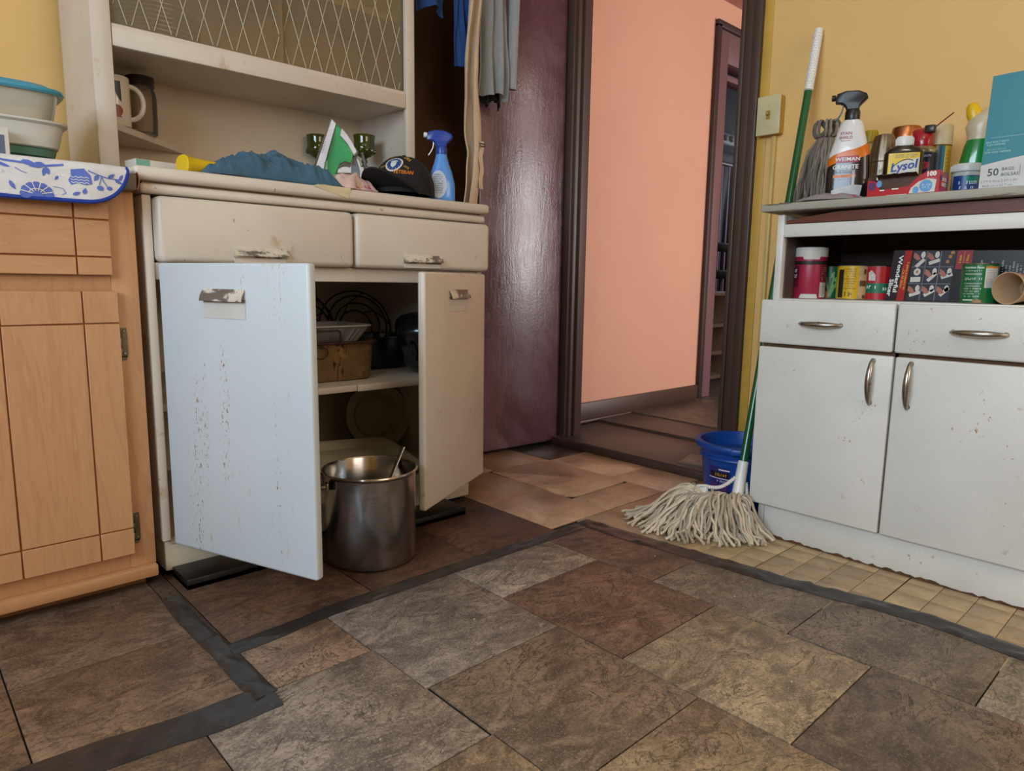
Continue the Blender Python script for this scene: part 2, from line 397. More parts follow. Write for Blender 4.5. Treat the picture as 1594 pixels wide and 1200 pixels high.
mb = MB(); mb.box((XW - .1, YS - .1, ZC), (XE2, YB + .08, ZC + .06)); struct('ceiling', mb, plain('ceiling_paint', '#d8d0bd', 0.7))
def window(name, axis, c, a0, a1, z0, z1, cols, rows):
    mb = MB(); w = 0.04
    def bar(p0, p1, q0, q1):
        if axis == 'x': mb.box((c - .02, p0, q0), (c + .02, p1, q1))
        else: mb.box((p0, c - .02, q0), (p1, c + .02, q1))
    bar(a0, a1, z0, z0 + w); bar(a0, a1, z1 - w, z1); bar(a0, a0 + w, z0, z1); bar(a1 - w, a1, z0, z1)
    for i in range(1, cols): m = a0 + (a1 - a0) * i / cols; bar(m - .015, m + .015, z0, z1)
    for i in range(1, rows): m = z0 + (z1 - z0) * i / rows; bar(a0, a1, m - .015, m + .015)
    return struct(name, mb, WHITEP)
window('window_1', 'x', XW - .05, -0.75, 1.05, 0.98, 2.12, 2, 2)
window('window_2', 'y', YS - .05, 0.05, 1.75, 1.0, 2.12, 2, 2)

# hall beyond the doorway: salmon wall, floor boards, low ceiling, front door glazing off to the right
HX1, HY0, HYB, HZ = 5.6, -1.5, 2.07, 2.13
mb = MB(); mb.box((XE2, HYB, -0.02), (3.335, HYB + .08, HZ)); mb.box((3.335, HYB, 2.0), (HX1 + .1, HYB + .08, HZ)); mb.box((4.15, HYB, -0.02), (HX1 + .1, HYB + .08, 2.0)); struct('wall_hall_north', mb, SALMON)
mb = MB(); mb.box((HX1, HY0 - .1, -0.02), (HX1 + .1, HYB, HZ)); struct('wall_hall_east', mb, SALMON)
mb = MB(); mb.box((XE2, HY0 - .1, -0.02), (4.0, HY0, HZ)); mb.box((5.25, HY0 - .1, -0.02), (HX1, HY0, HZ)); mb.box((4.0, HY0 - .1, 2.03), (5.25, HY0, HZ)); mb.box((4.0, HY0 - .1, -0.02), (5.25, HY0, 0.08)); struct('wall_hall_south', mb, SALMON)
mb = MB(); mb.box((XE2 - .005, HY0 - .1, HZ), (HX1 + .1, HYB + .08, HZ + .05)); struct('ceiling_hall', mb, plain('hall_ceiling_paint', '#b98a80', 0.7))
mb = MB(); mb.box((2.075, HY0, -0.02), (HX1 + .1, 2.15, 0.024)); hf = struct('floor_hall', mb, plain('hall_subfloor', '#42342e', 0.6, 0, 0.2, 12, 0.3, 60))
HV = plain('brown_hall_vinyl', '#4d413b', 0.42, 0, 0.16, 6, 0.25, 50, spots=[('#8a7565', 55, 0.70, 0.04, (1, 1, 1))])
HG = plain('grey_marbled_linoleum', '#5b544c', 0.42, 0, 0.25, 7, 0.3, 60, spots=[('#a89e8e', 34, 0.60, 0.10, (1, 1, 1)), ('#27211c', 18, 0.62, 0.08, (1, 1, 1)), ('#a07a5e', 8, 0.62, 0.12, (1, 1, 1))])
for pts, z0, z1, m in [([(2.072, 1.19), (2.072, 2.02), (2.47, 2.04), (2.47, 1.0), (2.3, 0.9), (2.19, 0.9), (2.19, 1.2)], 0.024, 0.031, HV),
                       ([(2.46, 2.05), (2.80, 2.05), (2.76, 1.3), (2.60, -1.4), (2.44, -1.4), (2.455, 1.2)], 0.024, 0.042, HV),
                       ([(2.10, 1.36), (2.24, 1.40), (2.26, 1.20), (2.12, 1.22)], 0.031, 0.037, HG),
                       ([(2.72, 2.05), (3.5, 2.05), (5.5, 2.05), (5.5, -1.4), (2.6, -1.4)], 0.024, 0.048, HG)]:
    obj('floor_sheet', MB().prism(pts, z0, z1, inset=0.002), m, hf)
mb = MB(); mb.box((2.066, 1.215, -0.004), (2.10, 1.935, 0.0285), 0.008, 3); struct('trim_1', mb, plain('worn_sill', '#45302a', 0.45, 0, 0.2, 10, 0.3, 60))
# casings
def casing(name, parts, m):
    mb = MB()
    for a, b in parts: mb.box(a, b, 0.004, 2)
    return struct(name, mb, m)
casing('trim_2', [((XE - .018, 1.146, 0), (XE, 1.176, 2.1)), ((XE - .012, 1.172, 0), (XE, 1.206, 2.1)), ((XE - .02, 1.200, 0), (XE2 + .004, 1.216, 2.07))], CASING)
casing('trim_3', [((XE - .002, 1.918, 0.026), (XE2 + .015, 1.932, 2.07)), ((XE + .022, 1.905, 0.026), (XE + .034, 1.92, 2.06)), ((XE - .014, 1.93, 0), (XE - .001, 1.99, 2.1))], CASING)
casing('trim_4', [((XE - .018, 1.14, 2.06), (XE, 1.99, 2.13))], CASING)
mb = MB(); mb.box((XE - .004, 1.116, 0.0), (XE, 1.146, 2.1), 0.002); struct('trim_5', mb, plain('yellow_gloss_edge', '#c79f45', 0.4))
mb = MB(); mb.box((XE2, HYB - .016, 0.03), (3.335, HYB, 0.125), 0.004); mb.box((XE2, HYB - .03, 0.03), (3.335, HYB - .012, 0.05), 0.008, 3); struct('baseboard_hall', mb, CASING)
# far doorway in the salmon wall
d2 = struct('door_1', MB().box((3.325, HYB - .022, 0.048), (3.36, HYB, 2.0), 0.003).box((3.325, HYB - .022, 1.985), (4.2, HYB, 2.02), 0.003), plain('dark_casing', '#3a2a28', 0.5))
obj('jamb', MB().box((3.36, HYB - .01, 0.048), (3.455, HYB + .10, 1.985), 0.004), PINKTRIM, d2)
obj('head', MB().box((3.455, HYB - .008, 1.83), (4.15, HYB + .09, 1.985), 0.004).box((3.455, HYB + .02, 1.76), (4.15, HYB + .09, 1.79), 0.003), PINKTRIM, d2)
# dim room beyond
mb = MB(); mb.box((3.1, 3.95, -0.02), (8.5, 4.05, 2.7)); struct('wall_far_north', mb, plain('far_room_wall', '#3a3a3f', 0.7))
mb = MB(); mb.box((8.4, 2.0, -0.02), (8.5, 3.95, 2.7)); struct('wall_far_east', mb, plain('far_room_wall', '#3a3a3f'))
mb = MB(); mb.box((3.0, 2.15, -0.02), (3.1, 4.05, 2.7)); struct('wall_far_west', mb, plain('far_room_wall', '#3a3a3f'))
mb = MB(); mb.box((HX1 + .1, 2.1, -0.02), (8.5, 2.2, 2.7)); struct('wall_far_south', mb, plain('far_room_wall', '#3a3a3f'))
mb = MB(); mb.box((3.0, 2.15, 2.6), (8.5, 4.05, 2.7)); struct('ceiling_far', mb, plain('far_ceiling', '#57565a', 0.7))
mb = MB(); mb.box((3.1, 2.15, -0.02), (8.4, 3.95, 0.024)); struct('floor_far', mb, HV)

# ------------------------------------------------------------------ floor pieces (all children of the floor)
def tile(name, x0, x1, y0, y1, col, m, z=0.0, g=0.0013, inset=0.0012):
    o = obj(name, MB().prism([(x0 + g - 0, y0 + g), (x1 - g, y0 + g), (x1 - g, y1 - g), (x0 + g, y1 - g)], -0.0042, z, inset=inset), m, FLOOR, color=C(col))
    return o
SV, OV = stone(), oldvinyl()
for t in [(.437, .62, 1.03, 1.20, '#806c5c'), (.62, .944, .866, 1.20, '#857b72'), (.944, 1.258, 1.03, 1.20, '#8f8276'), (.944, 1.258, .708, 1.03, '#765c4c'),
          (1.258, 1.45, .868, 1.20, '#6e5548'), (1.258, 1.495, .55, .868, '#7b6d5f'), (.944, 1.258, .394, .708, '#9a8971'), (.63, .944, .55, .866, '#7f6d5c'),
          (1.262, 1.525, .236, .55, '#776b5e'), (.944, 1.262, .08, .394, '#746557'), (1.262, 1.55, .08, .236, '#938774'), (1.262, 1.55, -.24, .08, '#7b6d5f'),
          (.312, .626, .706, 1.03, '#8c8176'), (.63, .944, .236, .55, '#8f7c64'), (.312, .63, .39, .706, '#9b8870'), (-.006, .312, .866, 1.02, '#74604c'),
          (-.006, .312, .55, .866, '#6b5a48'), (.63, .944, -.08, .236, '#7f6d5c'), (.312, .63, .08, .39, '#6b5d4d'), (.944, 1.262, -.24, .08, '#8f7c64'), (-.006, .312, .236, .55, '#857b72'), (-.32, -.006, .7, 1.02, '#8c8176')]:
    tile('stone_tile', *t, SV)
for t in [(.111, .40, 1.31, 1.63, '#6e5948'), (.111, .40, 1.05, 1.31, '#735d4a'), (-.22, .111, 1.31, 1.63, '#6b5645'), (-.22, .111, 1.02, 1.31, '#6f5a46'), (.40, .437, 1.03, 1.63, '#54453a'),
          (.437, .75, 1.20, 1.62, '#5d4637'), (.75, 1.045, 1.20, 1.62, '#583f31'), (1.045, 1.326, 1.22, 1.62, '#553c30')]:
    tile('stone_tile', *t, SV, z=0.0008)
BG = '#c2a186'
for t in [(1.326, 1.572, 1.255, 1.53, BG), (1.572, 1.858, 1.255, 1.40, '#bf9d80'), (1.858, 2.075, 1.255, 1.475, '#c6a588'), (1.858, 2.075, 1.475, 1.775, '#c6a588'),
          (1.326, 1.572, 1.53, 1.80, '#a5866b'), (1.326, 1.60, 1.80, 2.06, '#957a60'), (1.60, 1.858, 1.79, 2.02, '#92735a'), (1.858, 2.075, 1.775, 1.95, '#4a3a33'),
          (1.43, 1.58, .95, 1.253, '#b3997b'), (1.58, 1.86, .95, 1.253, '#b39273'), (1.86, 2.075, .90, 1.253, '#a98a6c')]:
    tile('old_vinyl_tile', *t, OV, z=-0.0012)
tile('old_vinyl_tile', 1.55, 2.1, -.7, .205, BG, OV, z=-0.0014)
# the rest of the vinyl, towards and behind the viewer
rest = [(-.006 + .316 * i, -.006 + .316 * (i + 1), -.08 - .3165 * (j + 1), -.08 - .3165 * j) for i in range(-5, 4) for j in range(0, 7)] + [(1.262, 1.55, -.24 - .32 * (j + 1), -.24 - .32 * j) for j in range(6)]
rest += [(-.006 + .316 * i, -.006 + .316 * (i + 1), -.08 + .316 * j, -.08 + .316 * (j + 1)) for i in range(-5, -1) for j in range(0, 3)] + [(-.32, -.006, -.08, .236), (-.32, -.006, .236, .7), (-.006, .312, -.08, .236), (.312, .63, -.08, .08), (-1.55, -.22, .868, 1.02), (-.85, -.22, 1.02, 1.63), (-1.5, -.85, 1.02, 1.63), (1.262, 1.55, -.24, -.235)][:-1]
rr_ = random.Random(2)
for q in rest:
    if q[0] >= .944 and q[3] > -.08 - 1e-6 and q[2] < -.24 + .02 and q[0] < 1.2: q = (q[0], q[1], q[2], -.24)
    if q[3] - q[2] > .03: tile('stone_tile', *q, rr_.choice(('#746658', '#857b72', '#7f6d5c', '#8f7c64')), SV)
# loose rounded square of old vinyl in the back
pts = []
for cx, cy, a in [(1.575 + .045, 1.405 + .045, PI), (1.855 - .02, 1.405 + .02, 1.5 * PI), (1.855 - .01, 1.788 - .01, 0), (1.575 + .01, 1.788 - .01, .5 * PI)]:
    r = {PI: .045, 1.5 * PI: .02}.get(a, .01)
    for k in range(5): pts.append((cx + r * math.cos(a + k * PI / 8), cy + r * math.sin(a + k * PI / 8)))
obj('old_vinyl_tile', MB().prism(pts, -0.004, 0.001, inset=0.0012), OV, FLOOR, color=C('#c0a083'))
xs = [1.42, 1.49, 1.56, 1.632, 1.702, 1.76]; ys = [0.957 - .0685 * k for k in range(12)]
rnd = random.Random(3)
for i in range(5):
    for j in range(11):
        y1, y0 = ys[j], ys[j + 1]; k = rnd.uniform(.93, 1.06); c = C('#b9a27f')
        o = tile('old_vinyl_square', xs[i], xs[i + 1], y0 + (0.002 if j in (2, 6) else 0), y1, BG, OV, z=-0.0014, g=0.0007, inset=0.0008); o.color = (c[0] * k, c[1] * k, c[2] * k, 1)

# duct tape strips, wrinkled ribbons lying on the floor
def tape(label, path, w, seed, z=0.0012, lump=0.0035):
    P = [Vector((p[0], p[1], 0)) for p in path]; L = [0]
    for a, b in zip(P, P[1:]): L.append(L[-1] + (b - a).length)
    def at(s):
        s = max(0, min(L[-1], s))
        for i in range(len(P) - 1):
            if s <= L[i + 1] or i == len(P) - 2:
                f = (s - L[i]) / max(1e-6, L[i + 1] - L[i]); return P[i].lerp(P[i + 1], f)
    n = max(8, int(L[-1] / 0.012)); nw = 6; tot = L[-1]
    def pt(i, j, top):
        s = i / n * tot; t = (at(s + .02) - at(s - .02)).normalized(); nn = Vector((-t.y, t.x, 0))
        ww = w * (1 + 0.16 * mnoise.noise((s * 9, seed, 0))); x = (j / nw - .5) * ww + 0.006 * mnoise.noise((s * 5, seed, 7.7))
        p = at(s) + nn * x
        h = z + (max(0, lump * (mnoise.noise((s * 22, x * 40 + seed, 3.1)) + .25)) + lump * .8 * max(0, mnoise.noise((s * 60, seed * 3, x * 14))) * 1.0 if 0 < j < nw else 0.0)
        return Vector((p.x, p.y, h if top else -0.001))
    mb = MB()
    loops = []
    for i in range(n + 1): loops.append([pt(i, j, True) for j in range(nw + 1)] + [pt(i, nw, False), pt(i, 0, False)])
    mb.ngon(loops)
    o = obj('tape_strip', mb, TAPE); return tag(o, label, 'tape', 'black duct tape strips on the floor')
tape('long black tape strip running between the hutch sheet and the stone vinyl', [(.425, 1.20), (.63, 1.218), (.9, 1.214), (1.15, 1.216), (1.445, 1.214)], .042, 1)
tape('long black tape strip beside the mop and in front of the right white cabinet', [(1.435, 1.235), (1.447, 1.03), (1.472, .80), (1.483, .66), (1.518, .50), (1.528, .38), (1.518, .22), (1.56, -.1)], .056, 2, lump=.007)
tape('short wrinkled black tape strip starting at the corner of the wooden cabinet', [(.413, 1.49), (.41, 1.36), (.412, 1.22), (.414, 1.06), (.42, 1.02)], .038, 3, z=.002, lump=.006)
tape('black tape strip at the left edge of the floor, lowest in the frame', [(.43, 1.015), (.33, 1.02), (.2, 1.035), (.05, 1.05), (-.2, 1.05)], .074, 4, lump=.006)
rnd = random.Random(11); mb = MB()
for _ in range(46):
    x, y = rnd.uniform(.2, 1.6), rnd.uniform(.35, 1.5)
    if y > 1.2 and x < 1.4: continue
    r = rnd.uniform(.0012, .0028); mb.box((x, y, 0), (x + r * 1.6, y + r, r * .8), r * .3, 1)
o = obj('floor_crumbs', mb, plain('crumbs', '#c9bca2', 0.8)); o['kind'] = 'stuff'; tag(o, 'tiny pale crumbs scattered over the stone vinyl floor', 'debris')

# ------------------------------------------------------------------ purple door leaf and dark recess beside the tall hutch
D0 = Vector((2.098, 1.958, 0)); du = Vector((-.995, .075, 0)).normalized(); dn = Vector((-du.y, du.x, 0))
def dP(u, w, z): return D0 + du * u + dn * (w) + Vector((0, 0, z))
Md = Matrix.Translation(D0) @ Matrix(((du.x, -dn.x, 0, 0), (du.y, -dn.y, 0, 0), (0, 0, 1, 0), (0, 0, 0, 1)))
mb = MB(); mb.box((0, 0, .012), (.418, .036, 2.04), .004, 2, M=Md)
dr = struct('door_2', mb, PURPLE); 
mb = MB()
mb.box((1.34, 2.215, 0), (2.08, 2.238, 2.3), .002)
struct('trim_6', mb, wood('dark_recess_wood', '#5a3c20', '#3c2613', 'z', 5, .5))

# ------------------------------------------------------------------ maple base cabinet at the left
mc = thing('base_cabinet', 'maple base cabinet with grooved door and drawer front, at left under the floral mat', 'cabinet', (0.1, 1.6, 0))
YF = 1.583
obj('body', MB().box((-.75, YF + .012, .045), (.4155, 2.2, .840)), MAPLE, mc, world=True)
mb = MB(); mb.box((.366, YF, .05), (.4165, YF + .02, .840), .0015); mb.box((-.75, YF + .001, .05), (.366, YF + .02, .11), .001); mb.box((-.75, YF + .001, .62), (.366, YF + .02, .69), .001); mb.box((-.75, YF + .001, .80), (.366, YF + .02, .840), .001)
obj('face_frame', mb, MAPLE, mc, world=True)
obj('base_moulding', MB().box((-.75, YF - .016, .024), (.4165, YF + .02, .050), .004, 2), MAPLEH, mc, world=True)
obj('toe_kick', MB().box((-.75, 1.612, 0), (.40, 1.63, .03)), wood('toe_kick_wood', '#8a5a34', '#66401f', 'x', 5), mc, world=True)
def grooved(name, x0, x1, z0, z1, vx, hz, m, par):
    mb = MB(); gx = [x0] + vx + [x1]; gz = [z0] + hz + [z1]; g = .0014
    mb.box((x0, YF - .012, z0), (x1, YF, z1), .001)
    p = obj(name, mb, GROOVE, par, world=True)
    for i in range(len(gx) - 1):
        for j in range(len(gz) - 1):
            b = MB(); b.box((gx[i] + (g if i else 0), YF - .0165, gz[j] + (g if j else 0)), (gx[i + 1] - (g if i < len(gx) - 2 else 0), YF - .010, gz[j + 1] - (g if j < len(gz) - 2 else 0)), .0008, 1)
            obj('panel', b, m, p)
    return p
grooved('drawer_front', -.16, .3665, .672, .813, [-.10, .306], [.707, .779], MAPLEH, mc)
grooved('door', -.02, .3725, .086, .640, [.040, .176, .310], [.143, .576], MAPLE, mc)
grooved('door', -.43, -.03, .086, .640, [-.36, -.22, -.09], [.143, .576], MAPLE, mc)
for z in (.535, .140):
    mb = MB(); x = .3785
    mb.prism([(-.0065, -.030), (.0065, -.030), (.0075, -.022), (.0075, .022), (.0065, .030), (-.0065, .030), (-.0075, .022), (-.0075, -.022)], 0, .003, M=Matrix.Translation((x + .002, YF, z)) @ Matrix.Rotation(PI / 2, 4, 'X'))
    mb.prism([(-.004, -.036), (.004, -.036), (.006, -.028), (-.006, -.028)], 0, .003, M=Matrix.Translation((x + .002, YF, z)) @ Matrix.Rotation(PI / 2, 4, 'X'))
    mb.lathe([(0, -.026), (.004, -.026), (.0046, -.012), (.004, -.011), (.0046, -.010), (.0046, .010), (.004, .011), (.0046, .012), (.004, .026), (0, .026)], 12, at=(x - .004, YF - .006, z))
    h = obj('hinge', mb, BRASSOLD, mc, world=True)
    mb = MB()
    for dz in (-.023, .023): mb.lathe([(0, 0), (.003, 0), (.0024, .0016), (0, .002)], 8, M=Matrix.Translation((x + .0035, YF - .003, z + dz)) @ Matrix.Rotation(PI / 2, 4, 'X'))
    obj('screw', mb, metal('screw_head', '#8a8070', .4), h, world=False)
ct = thing('countertop', 'grey laminate countertop on the maple cabinet, its bare end showing past the floral mat', 'countertop', (.1, 1.9, .840))
obj('slab', MB().box((-1.3, 1.553, .840), (.418, 2.235, .873), .004, 2), plain('grey_laminate', '#6f665e', .45, 0, .12, 30), ct, world=True)
mb = MB(); mb.grid(lambda i, j: (.4185 + .004 * math.sin(i * 2.8) , 1.552 + .09 * j, .842 + .034 * i - .006 * j), 6, 4, .0012)
obj('edge_strip', mb, plain('peeling_edge_strip', '#b06a3a', .4), ct, world=True)

# quilted floral mat hanging over the counter edge
MATC = plain('mat_cloth', '#d8d5d2', .85, 0, .05, 60, .35, 220, spots=[('#a9adc4', 150, .66, .03, (1, 1, 1))])
MBLUE = plain('mat_blue_print', '#5a70bd', .8, 0, .12, 60); MBIND = plain('mat_blue_binding', '#163a9a', .75, 0, .08, 60, .2, 200)
mt = thing('floral_mat', 'white quilted mat with blue flowers and blue binding, hanging over the left counter edge', 'mat', (.1, 1.7, .874))
# mat sheet in (u along x, s from back over the edge): s<0 on top, s>0 hangs in front
def mat_pt(u, s, off=0.0):
    r = .012; bow = .006 * math.sin(u * 23) + .003 * math.sin(u * 61)
    if s < 0: return Vector((u, 1.552 - s * .98, .8740 + .003 + off + .004 * abs(bow) / .009))
    f = min(1, s / .016); a = f * PI / 2; lift = 0.0
    y = 1.552 - (r + off) * math.sin(a) - .004 * min(1, s / .05); z = .8740 + .003 + off * math.cos(a) - r * (1 - math.cos(a)) - max(0, s - .016) + lift * (1 - .5 * f)
    return Vector((u, y - .003 * bow / .006, z))
# outline: right end rounded corner
XR, SB, RC = .398, .072, .075
def mat_xr(s):
    k = SB - RC
    if s > k:
        q = min(1, (s - k) / RC); return XR - RC * (1 - math.sqrt(max(0, 1 - q * q)))
    return XR
NS = 26; sv = [-.20 + .20 * i / 8 for i in range(8)] + [SB * i / NS for i in range(NS + 1)]
top = []; 
for s in sv: top.append([mat_pt(-.62 + (mat_xr(s) + .62) * j / 60, s, .006) for j in range(61)])
bot = [[mat_pt(-.62 + (mat_xr(s) + .62) * j / 60, s, .0) for j in range(61)] for s in sv]
mb = MB(); mb.ngon([a + b[::-1] for a, b in zip(top, bot)])
obj('cloth', mb, MATC, mt, world=True)
bp = [mat_pt(XR, -.2 + .19 * i / 6, .003) for i in range(7)] + [mat_pt(XR, s, .003) for s in [(SB - RC) * i / 3 for i in range(0)]] + [mat_pt(mat_xr(SB * math.sin(k / 14 * PI / 2)), SB * math.sin(k / 14 * PI / 2), .003) for k in range(15)] + [mat_pt(XR - RC - (XR - RC + .62) * j / 24, SB, .003) for j in range(1, 25)]
obj('binding', MB().tube(bp, .0046, 8), MBIND, mt, world=True)
mb = MB(); MP = lambda u, s: mat_pt(u, s, .0068)
def leaf(u, s, l, w, a):
    c, si = math.cos(a), math.sin(a); pts = [(0, 0), (.25, .45), (.55, .5), (.8, .28), (1, 0), (.8, -.25), (.5, -.45), (.2, -.35)]
    mb.poly3([(u + (x * l) * c - y * w * si, s + (x * l) * si + y * w * c) for x, y in pts], MP)
def stem(pts, w):
    for a, b in zip(pts, pts[1:]):
        d = Vector((b[0] - a[0], b[1] - a[1])).normalized() * w; n = Vector((-d.y, d.x))
        mb.poly3([(a[0] + n.x, a[1] + n.y), (b[0] + n.x, b[1] + n.y), (b[0] - n.x, b[1] - n.y), (a[0] - n.x, a[1] - n.y)], MP)
def flower(u, s, r, n=7):
    for k in range(n):
        a = PI + PI * k / (n - 1) if n < 8 else 2 * PI * k / n
        disc(mb, u + r * .62 * math.cos(a), s + r * .5 * math.sin(a), r * .33, r * .30, MP, 10)
    disc(mb, u, s - r * .1, r * .5, r * .42, MP, 12)
flower(.245, .066, .028, 7); flower(.15, .030, .022, 9); flower(.03, .055, .027, 7); flower(-.10, .03, .02, 9)
# tulip
mb.poly3([(.300, .016), (.322, .014), (.331, .024), (.333, .040), (.322, .043), (.310, .040), (.299, .044), (.295, .036), (.300, .026)], MP)
stem([(.328, .016), (.345, .022), (.360, .026), (.385, .027)], .0010); stem([(.350, .024), (.353, .034), (.358, .042)], .0008); stem([(.35, .024), (.345, .040)], .0008)
disc(mb, .346, .046, .006, .005, MP, 10); disc(mb, .362, .045, .005, .004, MP, 10)
for a in [(.345, .022, .014, .008, 2.2), (.36, .026, .016, .007, -.6), (.372, .027, .016, .007, .5), (.38, .028, .014, .006, -1.0), (.262, .014, .026, .008, 3.0), (.262, .016, .014, .009, 1.3), (.262, .016, .018, .008, 1.9), (.225, .012, .022, .006, .1), (.19, .016, .02, .006, .3), (.318, .060, .012, .008, -1.3), (.30, .062, .014, .007, -.4), (.205, .045, .018, .007, 1.1), (.08, .02, .02, .007, .4), (.1, .03, .02, .007, -.6)]: leaf(*a)
stem([(.175, .010), (.20, .013), (.235, .014), (.262, .015), (.29, .012)], .0011); stem([(.215, .022), (.225, .028), (.232, .03)], .0007)
o = obj('flower_print', mb, MBLUE, mt, world=True, recalc=False); o['kind'] = 'stuff'
mb = MB(); MPo = MP; MP = lambda u, s_: mat_pt(u, s_, .0073)
for fu, fs, fr in [(.245, .066, .028), (.15, .030, .022), (.03, .055, .027)]:
    for k in range(6):
        a = PI + PI * (k + .5) / 6; stem([(fu + fr * q * math.cos(a), fs + fr * q * .85 * math.sin(a)) for q in (.25, .45, .68, .92)], .0008)
    stem([(fu + fr * .45 * math.cos(PI + PI * i / 8), fs - fr * .05 + fr * .3 * math.sin(PI + PI * i / 8)) for i in range(9)], .0007)
for q in (.028, .033, .038): stem([(.299 + .0042 * i, q + .0022 * (i % 2)) for i in range(8)], .0007)
o = obj('flower_print_lines', mb, MATC, mt, world=True, recalc=False); o['kind'] = 'stuff'
mb = MB(); MP = MPo
stem([(.02, .02), (.05, .018), (.08, .02), (.11, .016), (.14, .02)], .0006); stem([(.03, .03), (.055, .036), (.052, .044), (.044, .04)], .0005); stem([(.27, .05), (.285, .052), (.29, .06), (.283, .064)], .0005)
for a in [(.045, .018, .012, .005, 1.2), (.07, .02, .012, .005, -1.2), (.10, .017, .012, .005, 1.0), (.28, .03, .010, .005, 2.2)]: leaf(*a)
o = obj('vine_print', mb, MBLUE, mt, world=True, recalc=False); o['kind'] = 'stuff' 

# stacked food containers behind the mat
TRL = glassy('clear_plastic_tub', '#f2efe4', .68, .15, 1.2); TEAL = plain('teal_lid', '#3e93ad', .25, 0, .03, coat=.4)
t = thing('food_container', 'clear rectangular food tub with teal lid, on top of the cloudy tub at far left', 'container', (.21, 1.86, .9865))
mb = MB(); mb.loft([(0, .118, .080, 5), (.002, .121, .083, 5), (.058, .132, .092, 5), (.060, .136, .096, 5), (.056, .129, .090, 5), (.004, .119, .081, 5)], 48); obj('tub', mb, TRL, t)
mb = MB(); mb.loft([(.058, .142, .100, 4.5), (.062, .145, .103, 4.5), (.068, .143, .101, 4.5), (.066, .132, .090, 4.5), (.078, .118, .078, 4.5), (.079, .05, .03, 4)], 48); obj('lid', mb, TEAL, t)
t = thing('food_container', 'cloudy rectangular food tub under the teal-lidded one, on the green glass dish', 'container', (.205, 1.86, .9335))
mb = MB(); mb.loft([(0, .128, .088, 5), (.003, .132, .092, 5), (.046, .142, .100, 5), (.050, .150, .108, 5), (.054, .150, .108, 5), (.051, .140, .098, 5), (.004, .129, .089, 5)], 48); obj('tub', mb, glassy('cloudy_plastic', '#e9e8df', .35, .25, 1.25), t)
GG = glassy('green_pressed_glass', '#86c4a6', .66, .04, 1.5)
t = thing('glass_dish', 'green pressed-glass dish under the cloudy tub, behind the floral mat', 'dish', (.225, 1.86, .8735))
mb = MB(); mb.loft([(0, .060, .05, 3), (.002, .092, .075, 4), (.042, .096, .079, 4), (.044, .105, .088, 4), (.058, .109, .092, 4), (.0585, .104, .087, 4), (.045, .09, .073, 4), (.006, .086, .069, 4)], 40); obj('bowl', mb, GG, t)
mb = MB()
for k in range(26):
    a = 2 * PI * k / 26; c, s_ = math.cos(a), math.sin(a)
    mb.tube([(.100 * math.copysign(abs(c) ** .5, c), .083 * math.copysign(abs(s_) ** .5, s_), z) for z in (.045, .057)], .004, 6)
obj('beading', mb, GG, t)
t = thing('salt_box', 'pale upright carton at the left frame edge, beside the green dish', 'carton', (.226, 1.752, .8735))
obj('carton', MB().box((-.05, -.02, 0), (.012, .02, .085), .002), plain('carton_white', '#d9d4cc', .6), t)
mb = MB(); patch(mb, -.045, .004, .01, .07, plane((0, -.02, 0), (1, 0, 0), (0, 0, 1)), 1); obj('label', mb, plain('carton_slate', '#5a6478', .6), t)

# ------------------------------------------------------------------ white metal hutch base
hb = thing('enamel_cabinet', 'white enamel kitchen hutch base with both doors standing open', 'cabinet', (.9, 1.9, 0))
X0, X1, HY = .434, 1.354, 1.59
for xa in (X0, X1 - .018): obj('side_panel', MB().box((xa, HY, .088), (xa + .018, 2.2, .838), .003), HUTCH, hb, world=True)
mb = MB(); mb.box((X0 + .018, 2.185, .088), (X1 - .018, 2.2, .838)); obj('back_panel', mb, HUTCHIN, hb, world=True)
obj('floor_panel', MB().box((X0 + .018, HY + .008, .078), (X1 - .018, 2.185, .092)), HUTCHIN, hb, world=True)
obj('drawer_rail', MB().box((X0 + .018, HY + .004, .664), (X1 - .018, HY + .03, .700), .002).box((X0 + .018, HY + .03, .690), (X1 - .018, 2.185, .700)), HUTCH, hb, world=True)
obj('shelf', MB().box((X0 + .018, HY + .03, .374), (.945, 2.185, .392), .003).box((.947, HY + .03, .372), (X1 - .018, 2.185, .391), .003), HUTCH, hb, world=True)
mb = MB(); mb.box((X0 + .006, HY + .012, .014), (1.32, 2.19, .084), .004); obj('plinth', mb, plain('plinth_enamel', '#c9bfa8', .45, 0, .08, 8, .5, 60, spots=[('#6b5a3a', 26, .68, .05, (1, 1, 1))]), hb, world=True)
obj('top_rail', MB().box((X0 - .004, HY - .012, .840), (X1 + .004, 2.2, .861), .008, 3), HUTCH, hb, world=True)
def pull(par, x, z, w, h, y, world, chipped):
    mb = MB(); mb.box((x - w / 2, y - .004, z - h / 2), (x + w / 2, y + .001, z + h / 2), .003, 2)
    p = obj('pull', mb, chipped, par, world=world)
    mb = MB(); mb.grid(lambda i, j: (x - w / 2 + w * i, y - .004 - .008 * math.sin(j * PI * .55), z + h / 2 - .002 - (h - .006) * j), 8, 5, .0015)
    obj('lip', mb, chipped, p)
    return p
CHIP = plain('chipped_pull', '#cfc6b4', .4, 0, .1, 30, .3, 60, spots=[('#6b6058', 30, .475, .05, (.5, 1, 1)), ('#3a261a', 70, .64, .04, (1, 1, 1))])
PITCH = plain('recess_shadow_grime', '#7a6a55', .6, 0, .2, 20)
